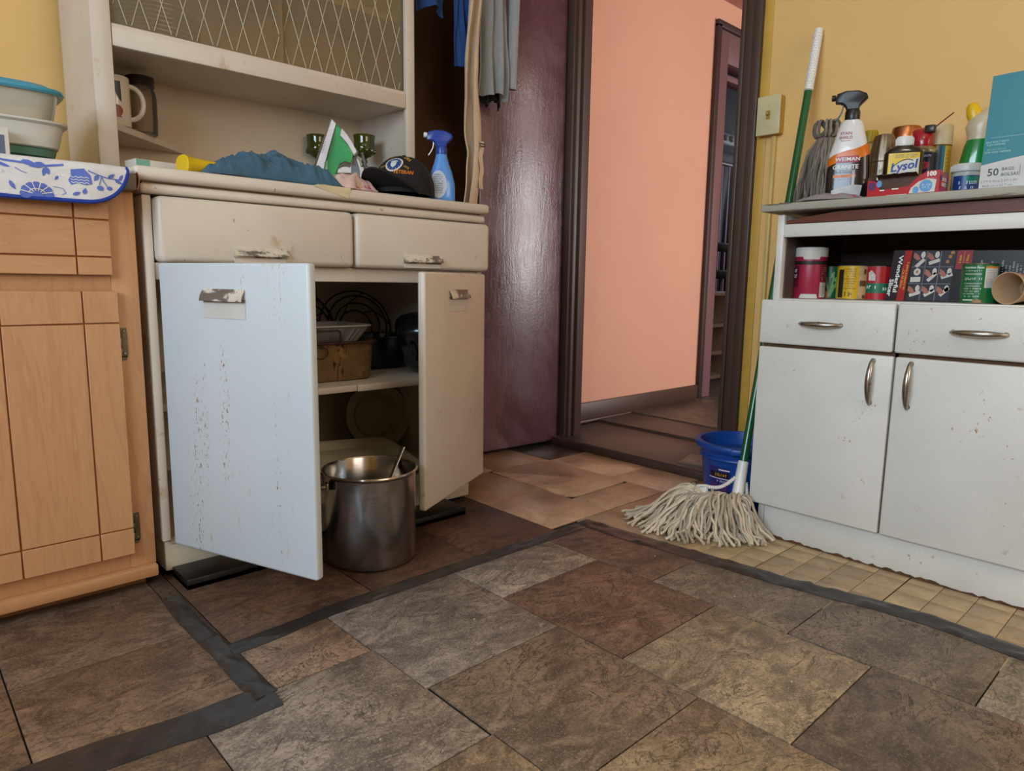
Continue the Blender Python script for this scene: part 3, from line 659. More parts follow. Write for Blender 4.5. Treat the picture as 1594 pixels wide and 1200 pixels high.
for x0, x1, px, pw in [(.4535, .9115, .669, .126), (.9165, 1.362, 1.119, .124)]:
    mb = MB(); mb.box((x0, HY - .028, .700), (x1, HY + .05, .836), .013, 4)
    d = obj('drawer', mb, HUTCH, hb, world=True)
    pull(d, px, .7265, pw, .023, HY - .0285, False, CHIP)
    obj('finger_recess', MB().box((px - pw / 2 + .002, HY - .0288, .7035), (px + pw / 2 - .002, HY - .027, .7155), .0008, 1), HUTCH, d)
# doors: built closed about the hinge, then swung open
def hutch_door(hinge, sgn, w, ang, z0, z1, pu, m, label):
    M = Matrix.Translation(hinge) @ Matrix.Rotation(ang, 4, 'Z')
    a, b = (0, w) if sgn > 0 else (-w, 0)
    mb = MB(); mb.box((a, 0, z0), (b, .021, z1), .006, 3); d = obj('door', mb, m, hb); d.matrix_parent_inverse = hb.matrix_basis.inverted(); d.matrix_basis = M
    if label: d['label'] = label
    p0, p1, zp = pu; x = sgn * (p0 + p1) / 2; pw = p1 - p0
    mb = MB(); mb.grid(lambda i, j: (x - pw / 2 + pw * i, -.001 - .011 * math.sin(j * PI * .5) , zp + .012 - .024 * j), 10, 5, .0018)
    p = obj('pull', mb, CHIP, d)
    mb = MB(); mb.grid(lambda i, j: (x - pw / 2 + pw * i, -.0004 + .004 * math.sin(j * PI) * 0 - .0008, zp - .010 - .036 * j), 4, 4, .0006)
    obj('finger_recess', mb, plain('recess_enamel', '#cfccc4', .4, 0, .06, 20), d)
    mb = MB(); mb.box((x - pw / 2, -.0012, zp - .014), (x + pw / 2, .0, zp - .008)); obj('slot', mb, PITCH, d)
    return d
HD1 = hutch_door((.452, 1.573, 0), 1, .412, -math.radians(69.6), .085, .699, (.134, .250, .636), DOORDAYLIT, 'scraped door swung wide open at the left, white with rust-brown scuffs')
HD2 = hutch_door((1.353, 1.572, 0), -1, .392, math.radians(27.2), .083, .692, (.132, .252, .636), HUTCH, 'cleaner cream door half open at the right')
# counter slab
hc = thing('countertop', 'thick white enamel counter slab with a peeling cover on top of the hutch base', 'countertop', (.9, 1.9, .8615))
obj('slab', MB().box((.4175, 1.566, .8655), (1.364, 2.2, .893), .009, 3).box((.44, 1.60, .8615), (1.34, 2.19, .868)), HUTCH, hc, world=True)
mb = MB(); mb.grid(lambda i, j: (.815 + .090 * i + .006 * math.sin(j * 5), 1.600 - (.036 * min(1, j * 1.6)) + (.0 if j < .62 else .001), .8955 + .002 * math.sin(i * 7) * (j < .5) - .027 * max(0, j - .55) / .45 * (.25 + .75 * i)), 14, 14, .0014)
obj('peeling_cover', mb, plain('peeling_contact_paper', '#cdbd98', .6, 0, .12, 14, .4, 60), hc, world=True)
tag(obj('skid_board', MB().box((.452, 1.500, 0.001), (.70, 1.60, .0135), .002).box((.452, 1.500, .001), (.626, 1.598, .024), .002), BLACKW), 'black board under the left front corner of the hutch base', 'board')
tag(obj('skid_board', MB().box((.92, 1.497, 0.001), (1.222, 1.60, .0135), .002).box((1.0, 1.497, .001), (1.222, 1.598, .024), .002), BLACKW), 'black board under the right front of the hutch base, behind the stockpot', 'board')

# ------------------------------------------------------------------ upper hutch
hu = thing('upper_cabinet', 'white upper hutch with open shelf and lattice glass panes above', 'cabinet', (.88, 2.05, .893))
UF, UB, UX0, UX1 = 1.90, 2.212, .434, 1.334
for xa, xb in ((UX0, UX0 + .043), (UX1 - .032, UX1)): obj('stile', MB().box((xa, UF, .893), (xb, UF + .018, 2.1), .003), HUTCH, hu, world=True)
for xa in (UX0 + .001, UX1 - .018): obj('side_panel', MB().box((xa, UF + .018, .893), (xa + .017, UB, 2.1)), HUTCH, hu, world=True)
obj('roof_panel', MB().box((UX0 + .018, UF + .001, 2.08), (UX1 - .018, UB, 2.1)), HUTCH, hu, world=True)
mb = MB(); mb.box((UX0 + .018, UB - .012, .893), (UX1 - .018, UB, 2.08)); obj('back_panel', mb, plain('hutch_back', '#d0bea3', .5, 0, .05, 4, .05, 30, spots=[('#8a7450', 5, .72, .05, (.5, 1, 3))]), hu, world=True)
obj('shelf', MB().box((UX0 + .044, UF + .002, 1.206), (UX1 - .034, UF + .020, 1.247), .002).box((UX0 + .018, UF + .02, 1.212), (UX1 - .018, UB - .012, 1.232)), HUTCH, hu, world=True)
obj('track', MB().box((UX0 + .044, UF + .004, 1.247), (UX1 - .034, UF + .008, 1.256)).box((UX0 + .044, UF + .024, 1.232), (UX1 - .034, UF + .027, 1.250)), HUTCH, hu, world=True)
obj('shelf', MB().box((UX0 + .018, UF + .06, 1.475), (UX1 - .018, UB - .012, 1.496), .002), HUTCH, hu, world=True)
mb = MB(); mb.prism([(UX1 - .018, UF + .035), (UX1 - .028, UF + .035), (1.03, UB - .012), (UX1 - .018, UB - .012)], 1.012, 1.030); obj('corner_shelf', mb, HUTCH, hu, world=True)
mb = MB(); mb.prism([(UX0 + .018, UF + .035), (UX0 + .028, UF + .035), (.725, UB - .012), (UX0 + .018, UB - .012)], 1.027, 1.043); obj('corner_shelf', mb, HUTCH, hu, world=True)
PANE = glassy('pane_glass', '#eae2c8', .88, .03)  # pale diffuse share imitates reflected haze and brightens the panes
LATT = plain('lattice_lines', '#b9ad8c', .35, 0, .05)
for k, (x0, x1, y) in enumerate([(UX0 + .04, .905, UF + .011), (.885, UX1 - .03, UF + .0205)]):
    p = obj('glass_pane', MB().box((x0, y, 1.249), (x1, y + .003, 2.07)), PANE, hu, world=True)
    mb = MB(); x = x0 - .3; yy = y - .0008
    zb, sp = 1.262, .050
    def clip(xa, za, xb, zb2):
        out = []
        for (x1_, z1_, x2_, z2_) in [(xa, za, xb, zb2)]:
            t0, t1 = 0, 1; dx = x2_ - x1_
            ta, tb = sorted(((x0 + .012 - x1_) / dx, (x1 - .012 - x1_) / dx)); t0, t1 = max(t0, ta), min(t1, tb)
            if t1 - t0 > .01: out.append(((x1_ + dx * t0, yy, z1_ + (z2_ - z1_) * t0), (x1_ + dx * t1, yy, z1_ + (z2_ - z1_) * t1)))
        return out
    n = 0
    while x < x1 + .3:
        for a, b in clip(x, zb, x + .19, zb + .62) + clip(x + .19, zb, x, zb + .62): mb.tube([a, b], .0011, 4)
        x += sp
    obj('lattice', mb, LATT, p)

# ------------------------------------------------------------------ things in and on the hutch
CHINA = plain('ivory_china', '#dcd5bd', .25, 0, .04)
plate0 = None
for k in range(9):
    o = thing('plate', ('ninth', 'eighth', 'seventh', 'sixth', 'fifth', 'fourth', 'third', 'second', 'very')[k] + (' from top, an ivory plate in the stack behind the lattice glass' if k < 8 else ' top ivory plate of the stack behind the lattice glass'), 'plate', (.60 + .002 * (k % 2), 2.03, 1.2325 + .0105 * k), group='ivory plates stacked in the upper hutch')
    mb = MB(); mb.lathe([(0, .002), (.055, .002), (.057, 0), (.062, 0), (.064, .003), (.10, .011), (.117, .016), (.118, .018), (.115, .0185), (.09, .0125), (.06, .006), (0, .005)], 36); obj('dish', mb, CHINA, o)
    mb = MB(); mb.tube([(.1165 * math.cos(2 * PI * i / 36), .1165 * math.sin(2 * PI * i / 36), .0175) for i in range(36)], .0014, 6, True); obj('rim', mb, CHINA, o)
# mug
t = thing('mug', 'white mug with dark blue picture on the corner shelf', 'mug', (.503, 2.02, 1.0435))
mb = MB(); mb.lathe([(0, 0), (.034, 0), (.036, .003), (.036, .116), (.0345, .119), (.033, .116), (.033, .008), (0, .006)], 32); WMUG = plain('white_ceramic', '#d8cfc0', .25, 0, .02, coat=.5); obj('body', mb, WMUG, t)
ha = -.35; pts = [(.035 * math.cos(ha) + .030 * math.sin(PI * i / 14) * math.cos(ha) , .035 * math.sin(ha) + .030 * math.sin(PI * i / 14) * math.sin(ha), .060 + .040 * math.cos(PI * i / 14)) for i in range(15)]
obj('handle', MB().tube(pts, .0062, 10), WMUG, t)
mp = cyl(.0362, 0, math.radians(-108)); mb = MB(); mb.poly3([(-.006, .104), (.018, .104), (.019, .055), (.014, .06), (.004, .082), (-.008, .085)], mp); obj('picture', mb, plain('navy_print', '#252b3c', .4), t, recalc=False)
mb = MB(); disc(mb, .008, .034, .013, .014, mp, 14); mb.poly3([(-.01, .018), (.018, .018), (.016, .022), (-.008, .023)], mp); obj('picture_spot', mb, plain('brick_print', '#8a3d2a', .4), t, recalc=False)
# jar
t = thing('glass_jar', 'clear glass jar with dark screw lid behind the white mug', 'jar', (.583, 2.085, 1.0435))
mb = MB(); mb.lathe([(0, 0), (.034, 0), (.037, .004), (.037, .10), (.034, .113), (.029, .118), (.029, .124), (.027, .124), (.027, .118), (.032, .110), (.035, .10), (.035, .006), (0, .004)], 32); obj('glass', mb, glassy('jar_glass', '#e6dfd0', .90, .04, 1.3), t)
mb = MB(); mb.lathe([(.0, .148), (.030, .148), (.034, .146), (.035, .140), (.0335, .139), (.035, .137), (.0335, .134), (.035, .131), (.0335, .128), (.035, .125), (.034, .122), (.033, .122), (.0, .124)], 32); obj('lid', mb, plain('dark_jar_lid', '#2a1d12', .35), t)
mb = MB(); patch(mb, -.008, .012, .028, .095, cyl(.037, 0, -.15), 6); obj('label', mb, plain('amber_label', '#a8661c', .4), t)
# tissue carton behind the counter corner
t = thing('tissue_carton', 'pale carton with mint end panel behind the counter corner, under the corner shelf', 'carton', (.545, 1.83, .8935), rz=.12)
obj('carton', MB().box((-.068, -.03, 0), (.09, .03, .045), .002), plain('carton_pale', '#cfc5bb', .6), t)
mb = MB(); patch(mb, -.066, -.036, .002, .044, plane((0, -.03, 0), (1, 0, 0), (0, 0, 1)), 1); obj('end_panel', mb, plain('mint_print', '#74aa98', .5), t)
mp = plane((0, -.0302, 0), (1, 0, 0), (0, 0, 1)); mb = MB(); patch(mb, -.050, -.041, .008, .018, mp, 1); obj('label', mb, WHITEINK, t)
obj('print', lettering([('2', -.0455, .013, .009, .02), ('100', -.012, .022, .012, .0)], plane((0, -.0306, 0), (1, 0, 0), (0, 0, 1))), INK, t, recalc=False)
# goblets
OLIVE = plain('x', '#4f5a1c') if False else glassy('olive_glass', '#66701f', .72, .03, 1.7)
def goblet(label, loc):
    t = thing('goblet', label, 'goblet', loc, group='olive glass goblets in the hutch')
    mb = MB(); mb.lathe([(0, 0), (.027, 0), (.028, .002), (.014, .005), (.008, .009), (.0065, .013), (.0095, .020), (.0095, .025), (.006, .029), (.010, .033), (.024, .040), (.033, .050), (.0350, .062), (.0335, .068), (.0335, .090), (.0355, .103), (.0345, .1035), (.0322, .09), (.0322, .068), (.0325, .06), (.03, .05), (.02, .043), (0, .040)], 32)
    obj('bowl', mb, OLIVE, t)
    mb = MB()
    for k in range(10):
        a = 2 * PI * k / 10; c, s_ = math.cos(a), math.sin(a); mb.lathe([(0, -.010), (.006, -.006), (.0075, 0), (.006, .006), (0, .010)], 8, at=(.0315 * c, .0315 * s_, .054))
    obj('thumbprint', mb, OLIVE, t)
goblet('olive goblet half hidden behind the iron, left one of the two', (1.130, 2.160, 1.0305)); goblet('olive goblet standing clear at the right of the iron', (1.235, 2.045, 1.0305))
# cloths, gloves
def heap(fn_h, x0, x1, y0, y1, nu, nv, thick, seed, amp, sc, outline):
    """a crumpled piece of cloth: folded sheet over a base height profile"""
    def f(u, v):
        a = 2 * PI * u; rad = outline(a) * v
        x = (x0 + x1) / 2 + (x1 - x0) / 2 * rad * math.cos(a); y = (y0 + y1) / 2 + (y1 - y0) / 2 * rad * math.sin(a)
        n = mnoise.noise((x * sc, y * sc * .8, seed)) ; r2 = 1 - abs(2 * mnoise.noise((x * sc * 1.7 + 3, y * sc, seed + 5)))
        return (x + .008 * n, y, fn_h(x, y, v) * (1 - v ** 3) + amp * (n * .6 + r2 * .5) * (1 - v ** 4) + .0)
    mb = MB(); mb.grid(f, nu, nv, thick); bmesh.ops.remove_doubles(mb.bm, verts=mb.bm.verts, dist=1e-5); return mb
BLUECL = plain('slate_blue_cotton', '#3d5f74', .9, 0, .08, 30, .3, 200)
def drape_sheet(x0, x1, y0, y1, h, nu=60, nv=24, thick=.003, seed=0.0, warp=.012):
    def f(u, v):
        x = x0 + (x1 - x0) * u + warp * mnoise.noise((u * 4, v * 3, seed)); y = y0 + (y1 - y0) * v + warp * mnoise.noise((u * 4, v * 3, seed + 8))
        e = min(1, u * 9, (1 - u) * 9, v * 6, (1 - v) * 6); e = e * e * (3 - 2 * e)
        return (x, y, h(x, y) * e + .0008)
    mb = MB(); mb.grid(f, nu, nv, thick); return mb
def ridge(x, y, seed, sc): return 1 - abs(2 * mnoise.noise((x * sc, y * sc * .7, seed)))
G = lambda d, w: math.exp(-(d / w) ** 2)
mb = drape_sheet(.575, .905, 1.595, 1.80, lambda x, y: .016 + .046 * G(x - .765, .05) * G(y - 1.70, .09) + .026 * G(x - .685, .035) + .012 * G(x - .845, .03) + .020 * max(0, ridge(x + .5 * y, y, 2.0, 16) - .35) + .014 * max(0, ridge(x * .7 - y, x + y, 6.0, 30) - .45) + .004 * ridge(x, y, 1.0, 60), 130, 44, seed=3.0)
o = obj('cloth', mb, BLUECL); o.location.z = .8965; tag(o, 'crumpled slate blue cloth on the hutch counter, left of the iron', 'cloth')
t = thing('rubber_glove', 'yellow rubber cuff poking out at the left end of the blue cloth', 'glove', (.572, 1.70, .8935), rz=.1)
mb = MB(); mb.loft([(0, .016, .022, 2.2), (.03, .017, .024, 2.2), (.075, .022, .030, 2.2), (.078, .0235, .0315, 2.2), (.081, .022, .03, 2.2)], 20, M=Matrix.Translation((.06, 0, .028)) @ Matrix.Rotation(-PI / 2, 4, 'Y')); obj('cuff', mb, plain('yellow_rubber', '#e3bd12', .4), t)
mb = drape_sheet(.875, 1.005, 1.60, 1.69, lambda x, y: .018 + .014 * G(x - .945, .04) + .016 * max(0, ridge(x, y, 9.0, 26) - .3), 60, 24, seed=5.0)
o = obj('cloth', mb, plain('pink_floral_cotton', '#cdb0a6', .9, 0, .1, 30, .3, 200, spots=[('#b2566a', 55, .56, .04, (1, 1, 1)), ('#c9a27a', 30, .60, .06, (1, 1, 1))])); o.location.z = .8965; tag(o, 'crumpled pink floral cloth between the iron and the black cap', 'cloth')
# steam iron standing on its heel
IW, IG, IGR = plain('iron_white', '#d9d6d8', .3), plain('iron_green', '#2f9a58', .25, 0, .1, 20, coat=.5), plain('iron_grey', '#6f7580', .35)
va = Vector((.88, -.47, 0)).normalized(); vn = Vector((-.47, -.88, 0)).normalized()
# local: x = image right, y = away from the viewer, z = up
t = thing('steam_iron', 'green and white steam iron standing on its heel on the hutch counter', 'iron', (.985, 1.79, .8985), rot=(0, 0, math.atan2(va.y, va.x)))
def slab2(name, pts, hw, m, par=t, taper=None, bev=.0):
    """profile in the xz plane given thickness hw(x, z) on both sides"""
    mb = MB(); n = len(pts); f = hw if callable(hw) else (lambda x, z: hw)
    lo = [[Vector((x, -f(x, z), z)) for x, z in pts], [Vector((x, f(x, z), z)) for x, z in pts]]
    if bev:
        cx = sum(p[0] for p in pts) / n; cz = sum(p[1] for p in pts) / n
        ins = lambda x, z: (x + (cx - x) * bev, z + (cz - z) * bev)
        lo = [[Vector((ins(x, z)[0], -f(x, z) - .004, ins(x, z)[1])) for x, z in pts]] + lo + [[Vector((ins(x, z)[0], f(x, z) + .004, ins(x, z)[1])) for x, z in pts]]
    mb.ngon(lo); return obj(name, mb, m, par, ang=.5)
def P_(px, py): return ((px - 985 + 0) * 0, 0)
ir = lambda px, py: ((px - 517) / 566.0, .203 - (py - 187) / 566.0)      # drawing units to metres
tipw = lambda k: (lambda x, z: max(.002, k * min(1, (.210 - z) / .12) ** .6))
dense = lambda pts, n=5: [tuple(a[i] + (b[i] - a[i]) * k / n for i in (0, 1)) for a, b in zip(pts, pts[1:] + pts[:1]) for k in range(n)]
slab2('soleplate', dense([ir(512, 187), ir(515, 186), ir(476, 302), ir(472, 302)]), tipw(.052), metal('iron_sole', '#6d6862', .35))
slab2('skirt', dense([ir(515, 186), ir(521, 193), ir(490, 302), ir(476, 302)], 8), tipw(.050), IW, bev=.02)
slab2('water_tank', dense([ir(521, 193), ir(528, 200), ir(526, 211), ir(536, 223), ir(546, 240), ir(542, 253), ir(533, 251), ir(524, 256), ir(518, 270), ir(516, 302), ir(490, 302)], 5), tipw(.040), IG, bev=.05)
slab2('water_window', dense([ir(499, 256), ir(507, 250), ir(506, 302), ir(494, 302)], 3), .0425, plain('iron_pale_green', '#7fbd8e', .3), bev=.04)
slab2('top_shell', dense([ir(529, 200), ir(537, 209), ir(546, 223), ir(552, 235), ir(547, 241), ir(537, 223), ir(526, 211)], 3), .024, IW, bev=.08)
slab2('handle', dense([ir(547, 240), ir(552, 244), ir(556, 260), ir(557, 285), ir(548, 302), ir(524, 302), ir(522, 290), ir(538, 286), ir(543, 270), ir(543, 254)], 3), .018, IGR, bev=.06)
slab2('back_shell', dense([ir(550, 241), ir(554, 246), ir(559, 262), ir(560, 302), ir(555, 302), ir(556, 262)], 3), .019, IW, bev=.04)
slab2('steam_control', dense([ir(551, 228), ir(554, 232), ir(552, 242), ir(549, 240)], 2), .01, IGR)
mb = MB(); mb.tube([(.075, .01, .125), (.083, .012, .10), (.086, .014, .05), (.084, .014, .004)], .004, 8); obj('cord_guard', mb, IGR, t)
mp = plane((0, -.0487, 0), (1, 0, 0), (0, 0, 1), .006)
a = ir(506, 222); b = ir(498, 240); ang = math.atan2(ir(515, 195)[1] - ir(485, 285)[1], ir(515, 195)[0] - ir(485, 285)[0])
obj('brand_print', scribble([(0, 0, .036, .0065)], lambda u, v: mp(a[0] / 2 + b[0] / 2 + u * math.cos(ang) - v * math.sin(ang), a[1] / 2 + b[1] / 2 + u * math.sin(ang) + v * math.cos(ang)), 9, 11), GREYINK, t, recalc=False)
# black embroidered cap, brim towards the left front
CAPB = plain('black_twill', '#141216', .85, 0, .2, 40, .3, 240); CAPO = plain('orange_thread', '#c9761c', .7); CAPY = plain('gold_thread', '#b98d2a', .7)
t = thing('cap', 'black veteran cap with round blue emblem, leaning on the blue spray bottle', 'cap', (1.128, 1.664, .898), rot=(0, math.radians(-3), math.radians(210)))
RA, RB, RH = .096, .085, .098        # local +x is the brim side
def dome(th, ph, k=1.0): return Vector((RA * k * math.cos(ph) * math.cos(th), RB * k * math.cos(ph) * math.sin(th), .014 + RH * k * math.sin(ph) ** .9))
mb = MB(); mb.grid(lambda u, v: dome(2 * PI * u, PI / 2 * v ** .92 if v > 0 else 0) - (Vector((0, 0, .012)) if v == 0 else Vector((0, 0, 0))), 40, 14); bmesh.ops.remove_doubles(mb.bm, verts=mb.bm.verts, dist=1e-5); obj('crown', mb, CAPB, t)
mb = MB(); mb.grid(lambda u, v: Vector(((RA * .92 + .088 * v * math.cos((u - .5) * 2.2)) * math.cos((u - .5) * 2.3) + .012 * v, (RB * .95 + .01 * v) * math.sin((u - .5) * 2.3), .016 + .006 * v + .024 * v * math.cos((u - .5) * 3.0) - .026 * v * (abs(u - .5) * 2) ** 1.6 )), 30, 8, .004); obj('brim', mb, CAPB, t)
mb = MB()
for k in range(6):
    a = 2 * PI * k / 6 + PI / 6; mb.tube([dome(a, PI / 2 * i / 12, 1.004) for i in range(13)], .0012, 4)
obj('seam', mb, plain('black_seam', '#26232a', .8), t)
mb = MB(); mb.lathe([(0, 0), (.006, .001), (.005, .004), (0, .005)], 10, at=(0, 0, .014 + RH)); obj('button', mb, CAPB, t)
def dm(u, v, k=1.012, th0=0.0): 
    ph = .62 + v / .095; return dome(th0 + u / (RA * max(.25, math.cos(ph))), ph, k)
eth = .10
E_ = lambda u, v: dm(u, v, 1.012, eth)
for nm, r, m, k in [('emblem_border', .027, plain('emblem_white', '#d9d4c2', .7), 1.010), ('emblem_field', .0225, plain('emblem_blue', '#14397e', .7), 1.016), ('emblem_shield', .0, plain('emblem_pale', '#c7d2cf', .7), 1.022)]:
    mb = MB(); f = lambda u, v, k=k: dm(u, v, k, eth)
    if r: 
        mb.grid(lambda i, j: f(r * j * math.cos(2 * PI * i), .004 + r * j * math.sin(2 * PI * i)), 28, 4); bmesh.ops.remove_doubles(mb.bm, verts=mb.bm.verts, dist=1e-6)
    else:
        mb.poly3([(-.009, .008), (.009, .008), (.008, -.004), (0, -.012), (-.008, -.004)], f); mb.poly3([(-.013, .012), (0, .008), (.013, .012), (.006, .016), (-.006, .016)], f)
    obj(nm, mb, m, t, recalc=False)
mb = MB()
for k in range(12): disc(mb, .0195 * math.cos(2 * PI * k / 12), .004 + .0195 * math.sin(2 * PI * k / 12), .0011, .0011, lambda u, v: dm(u, v, 1.022, eth), 6)
obj('emblem_stars', mb, WHITEINK, t, recalc=False)
obj('lettering', lettering([('VETERAN', 0.034, -.024, .0140, .03)], lambda u, v: dm(u, v, 1.014, eth - .0)), CAPO, t, recalc=False)
obj('lettering', lettering([('VIETNAM', -.022, .036, .012, .03, .5), ('ERA', .034, .030, .017, .04, -.75), ('1964', -.036, -.006, .010, .02, .3), ('1975', .039, -.008, .010, .02, -.5)], lambda u, v: dm(u, v, 1.014, eth)), CAPY, t, recalc=False)
mb = MB()
obj('brim_piping', MB().tube([(RA * .965 * math.cos(a), RB * .985 * math.sin(a), .018 + .004 * math.cos(a * 2)) for a in [(-1.15 + 2.3 * i / 24) for i in range(25)]], .0011, 4), CAPY, t)
# blue trigger spray bottle (builder shared with the black one)
def trigger_head(par, z, m, mt, s=1.0, nm='trigger_head'):
    """head pointing to local -x; returns nothing. z = top of the collar"""
    pts = [(-.044, .030), (-.043, .022), (-.030, .020), (-.020, .012), (-.014, 0), (.014, 0), (.016, .012), (.026, .022), (.034, .030), (.030, .040), (.010, .049), (-.020, .050), (-.040, .044)]
    mb = MB(); lo = []
    for y, k in [(-.013, .86), (-.010, 1.0), (.010, 1.0), (.013, .86)]:
        lo.append([Vector(((x * (k if y in (-.013, .013) else 1)) * s, y * s, z + (.026 + (zz - .026) * (k if y in (-.013, .013) else 1)) * s)) for x, zz in pts])
    mb.ngon(lo); obj(nm, mb, m, par, ang=.6)
    mb = MB(); mb.grid(lambda i, j: (((-.026 - .010 * i - .012 * i * i * .4) + .004 * math.sin(i * PI)) * s, (-.006 + .012 * j) * s, z + (.020 - .042 * i) * s), 8, 2, .003 * s); obj('trigger', mb, mt, par)
    mb = MB(); mb.lathe([(0, 0), (.007 * s, 0), (.0078 * s, .002 * s), (.0078 * s, .010 * s), (0, .011 * s)], 14, M=Matrix.Translation((-.043 * s, 0, z + .036 * s)) @ Matrix.Rotation(-PI / 2, 4, 'Y')); obj('nozzle', mb, mt, par)
t = thing('spray_bottle', 'light blue trigger spray bottle at the right end of the hutch counter', 'spray bottle', (1.236, 1.632, .8935), rz=math.radians(-33))
mb = MB(); mb.loft([(0, .034, .019, 2.4), (.003, .038, .022, 2.6), (.010, .039, .023, 2.6), (.05, .038, .022, 2.6), (.080, .031, .020, 2.4), (.105, .022, .017, 2.2), (.125, .0165, .0145, 2.0), (.132, .0155, .0140, 2.0), (.136, .013, .013, 2)], 36); obj('bottle', mb, plain('light_blue_plastic', '#4d8ed8', .28, 0, .04, coat=.4), t)
BC = plain('royal_blue_plastic', '#1c3f9c', .3, 0, .05)
mb = MB(); mb.lathe([(0, .132), (.0155, .132), (.0158, .134), (.0158, .148), (.0145, .152), (0, .153)], 24); obj('collar', mb, BC, t)
trigger_head(t, .150, BC, WHITEP, .93)
mp0 = lambda u, v: Vector((u, -.0232 + .010 * max(0, (abs(u)) / .038) ** 3 - .001, v))
mb = MB(); mb.grid(lambda i, j: mp0(-.010 + .024 * j * math.cos(2 * PI * i) , .047 + .038 * j * math.sin(2 * PI * i)), 28, 5); bmesh.ops.remove_doubles(mb.bm, verts=mb.bm.verts, dist=1e-6); obj('label', mb, plain('label_silver', '#b9c4d4', .4), t)
obj('label_print', scribble([(-.010, .074 - .0062 * i, .026 - .001 * abs(4 - i), .0030) for i in range(9)], lambda u, v: mp0(u, v) + Vector((0, -.0008, 0)), 5), INK, t, recalc=False)

# inside the base: upper level
WIRE = plain('black_wire', '#100d0b', .5)
def wire_frame(label, loc, rot, R_=.115):
    t = thing('wire_wreath_frame', label, 'wire frame', loc, rot=rot, group='black wire wreath frames in the hutch base')
    for r, z in [(R_, 0), (R_ * .82, .022), (R_ * .62, .022), (R_ * .45, 0)]:
        obj('ring', MB().tube([(r * math.cos(2 * PI * i / 40), r * math.sin(2 * PI * i / 40), z) for i in range(40)], .0028, 6, True), WIRE, t)
    for k in range(5):
        a = 2 * PI * k / 5; a2 = a + 1.0
        obj('spoke', MB().tube([(R_ * math.cos(a), R_ * math.sin(a), 0), (R_ * .82 * math.cos(a + .2), R_ * .82 * math.sin(a + .2), .022), (R_ * .62 * math.cos(a + .7), R_ * .62 * math.sin(a + .7), .022), (R_ * .45 * math.cos(a2), R_ * .45 * math.sin(a2), 0)], .0025, 5), WIRE, t)
wire_frame('black wire wreath frame leaning at the back, left one above the foil pan', (1.00, 1.99, .513), (math.radians(78), 0, math.radians(25)), .118)
wire_frame('black wire wreath frame leaning behind the dark roasters, right one', (1.20, 2.06, .515), (math.radians(74), 0, math.radians(-12)), .122)
ROAST = plain('rusty_roaster', '#7d5f3a', .42, .35, .22, 14, .2, 60, spots=[('#4a1f0e', 22, .56, .05, (2.2, 2.2, .28)), ('#2d160c', 34, .62, .05, (1.6, 1.6, .5)), ('#a5824f', 12, .60, .1, (1, 1, 1))])
t = thing('roasting_pan', 'rust-streaked roasting pan with wire handle on the hutch shelf', 'pan', (.905, 1.80, .3925))
mb = MB(); mb.loft([(0, .14, .095, 7), (.003, .146, .10, 7), (.100, .152, .106, 7), (.104, .159, .113, 7), (.108, .159, .113, 7), (.104, .149, .103, 7), (.006, .143, .097, 7)], 56); obj('body', mb, ROAST, t)
mb = MB(); pts = [(-.062, -.114, .100), (-.062, -.128, .112), (-.060, -.131, .138), (-.052, -.131, .142), (.012, -.131, .142), (.020, -.131, .138), (.022, -.128, .112), (.022, -.114, .100)]; mb.tube(pts, .0028, 8)
mb.tube([(-.03 + .02 * math.cos(a), -.117, .083 + .016 * math.sin(a)) for a in [2 * PI * i / 16 for i in range(16)]], .002, 6, True)
obj('handle', mb, plain('rusty_wire', '#2e1a10', .6), t)
mb = MB(); mb.tube([(.16 * math.copysign(abs(math.cos(a)) ** .3, math.cos(a)), .114 * math.copysign(abs(math.sin(a)) ** .3, math.sin(a)), .106) for a in [2 * PI * i / 48 for i in range(48)]], .0035, 6, True); obj('rim', mb, plain('rusty_rim', '#3d1d10', .5), t)
FOIL = plain('aluminium_foil', '#cdc5bd', .38, .6, .1, 20)
t = thing('foil_pan', 'ribbed aluminium foil pan sitting in the rusty roasting pan', 'pan', (.905, 1.80, .4975))
mb = MB(); n = 160
def foil_loop(z, a, b, amp):
    lp = []
    for i in range(n):
        th = 2 * PI * i / n; c, s_ = math.cos(th), math.sin(th); rr = 1 + amp * (1 if i % 4 < 2 else -1)
        lp.append(Vector((a * rr * math.copysign(abs(c) ** .3, c), b * rr * math.copysign(abs(s_) ** .3, s_), z)))
    return lp
mb.ngon([foil_loop(0, .108, .07, 0), foil_loop(.002, .114, .075, .022), foil_loop(.040, .140, .096, .022), foil_loop(.043, .143, .099, 0), foil_loop(.044, .148, .104, 0), foil_loop(.047, .148, .104, 0), foil_loop(.0455, .140, .096, 0), foil_loop(.004, .11, .073, .012)]); obj('tray', mb, FOIL, t)
mb = MB(); mb.tube([(.148 * math.copysign(abs(math.cos(a)) ** .3, math.cos(a)), .104 * math.copysign(abs(math.sin(a)) ** .3, math.sin(a)), .0455) for a in [2 * PI * i / 60 for i in range(60)]], .0025, 6, True); obj('rolled_rim', mb, FOIL, t)
GRAN = plain('black_granite_enamel', '#101013', .22, 0, .2, 60, coat=.5)
t = thing('roaster', 'black enamel roaster upright on the hutch shelf, behind the tipped one', 'pan', (1.198, 1.945, .3925))
mb = MB(); mb.loft([(0, .09, .07, 3), (.004, .10, .08, 3), (.095, .115, .095, 3), (.098, .124, .104, 3), (.103, .124, .104, 3), (.099, .112, .092, 3), (.008, .097, .077, 3)], 48); obj('body', mb, GRAN, t)
mb = MB(); mb.tube([(-.119, -.03, .101), (-.145, -.028, .106), (-.148, 0, .107), (-.145, .028, .106), (-.119, .03, .101)], .005, 8); obj('handle', mb, GRAN, t)
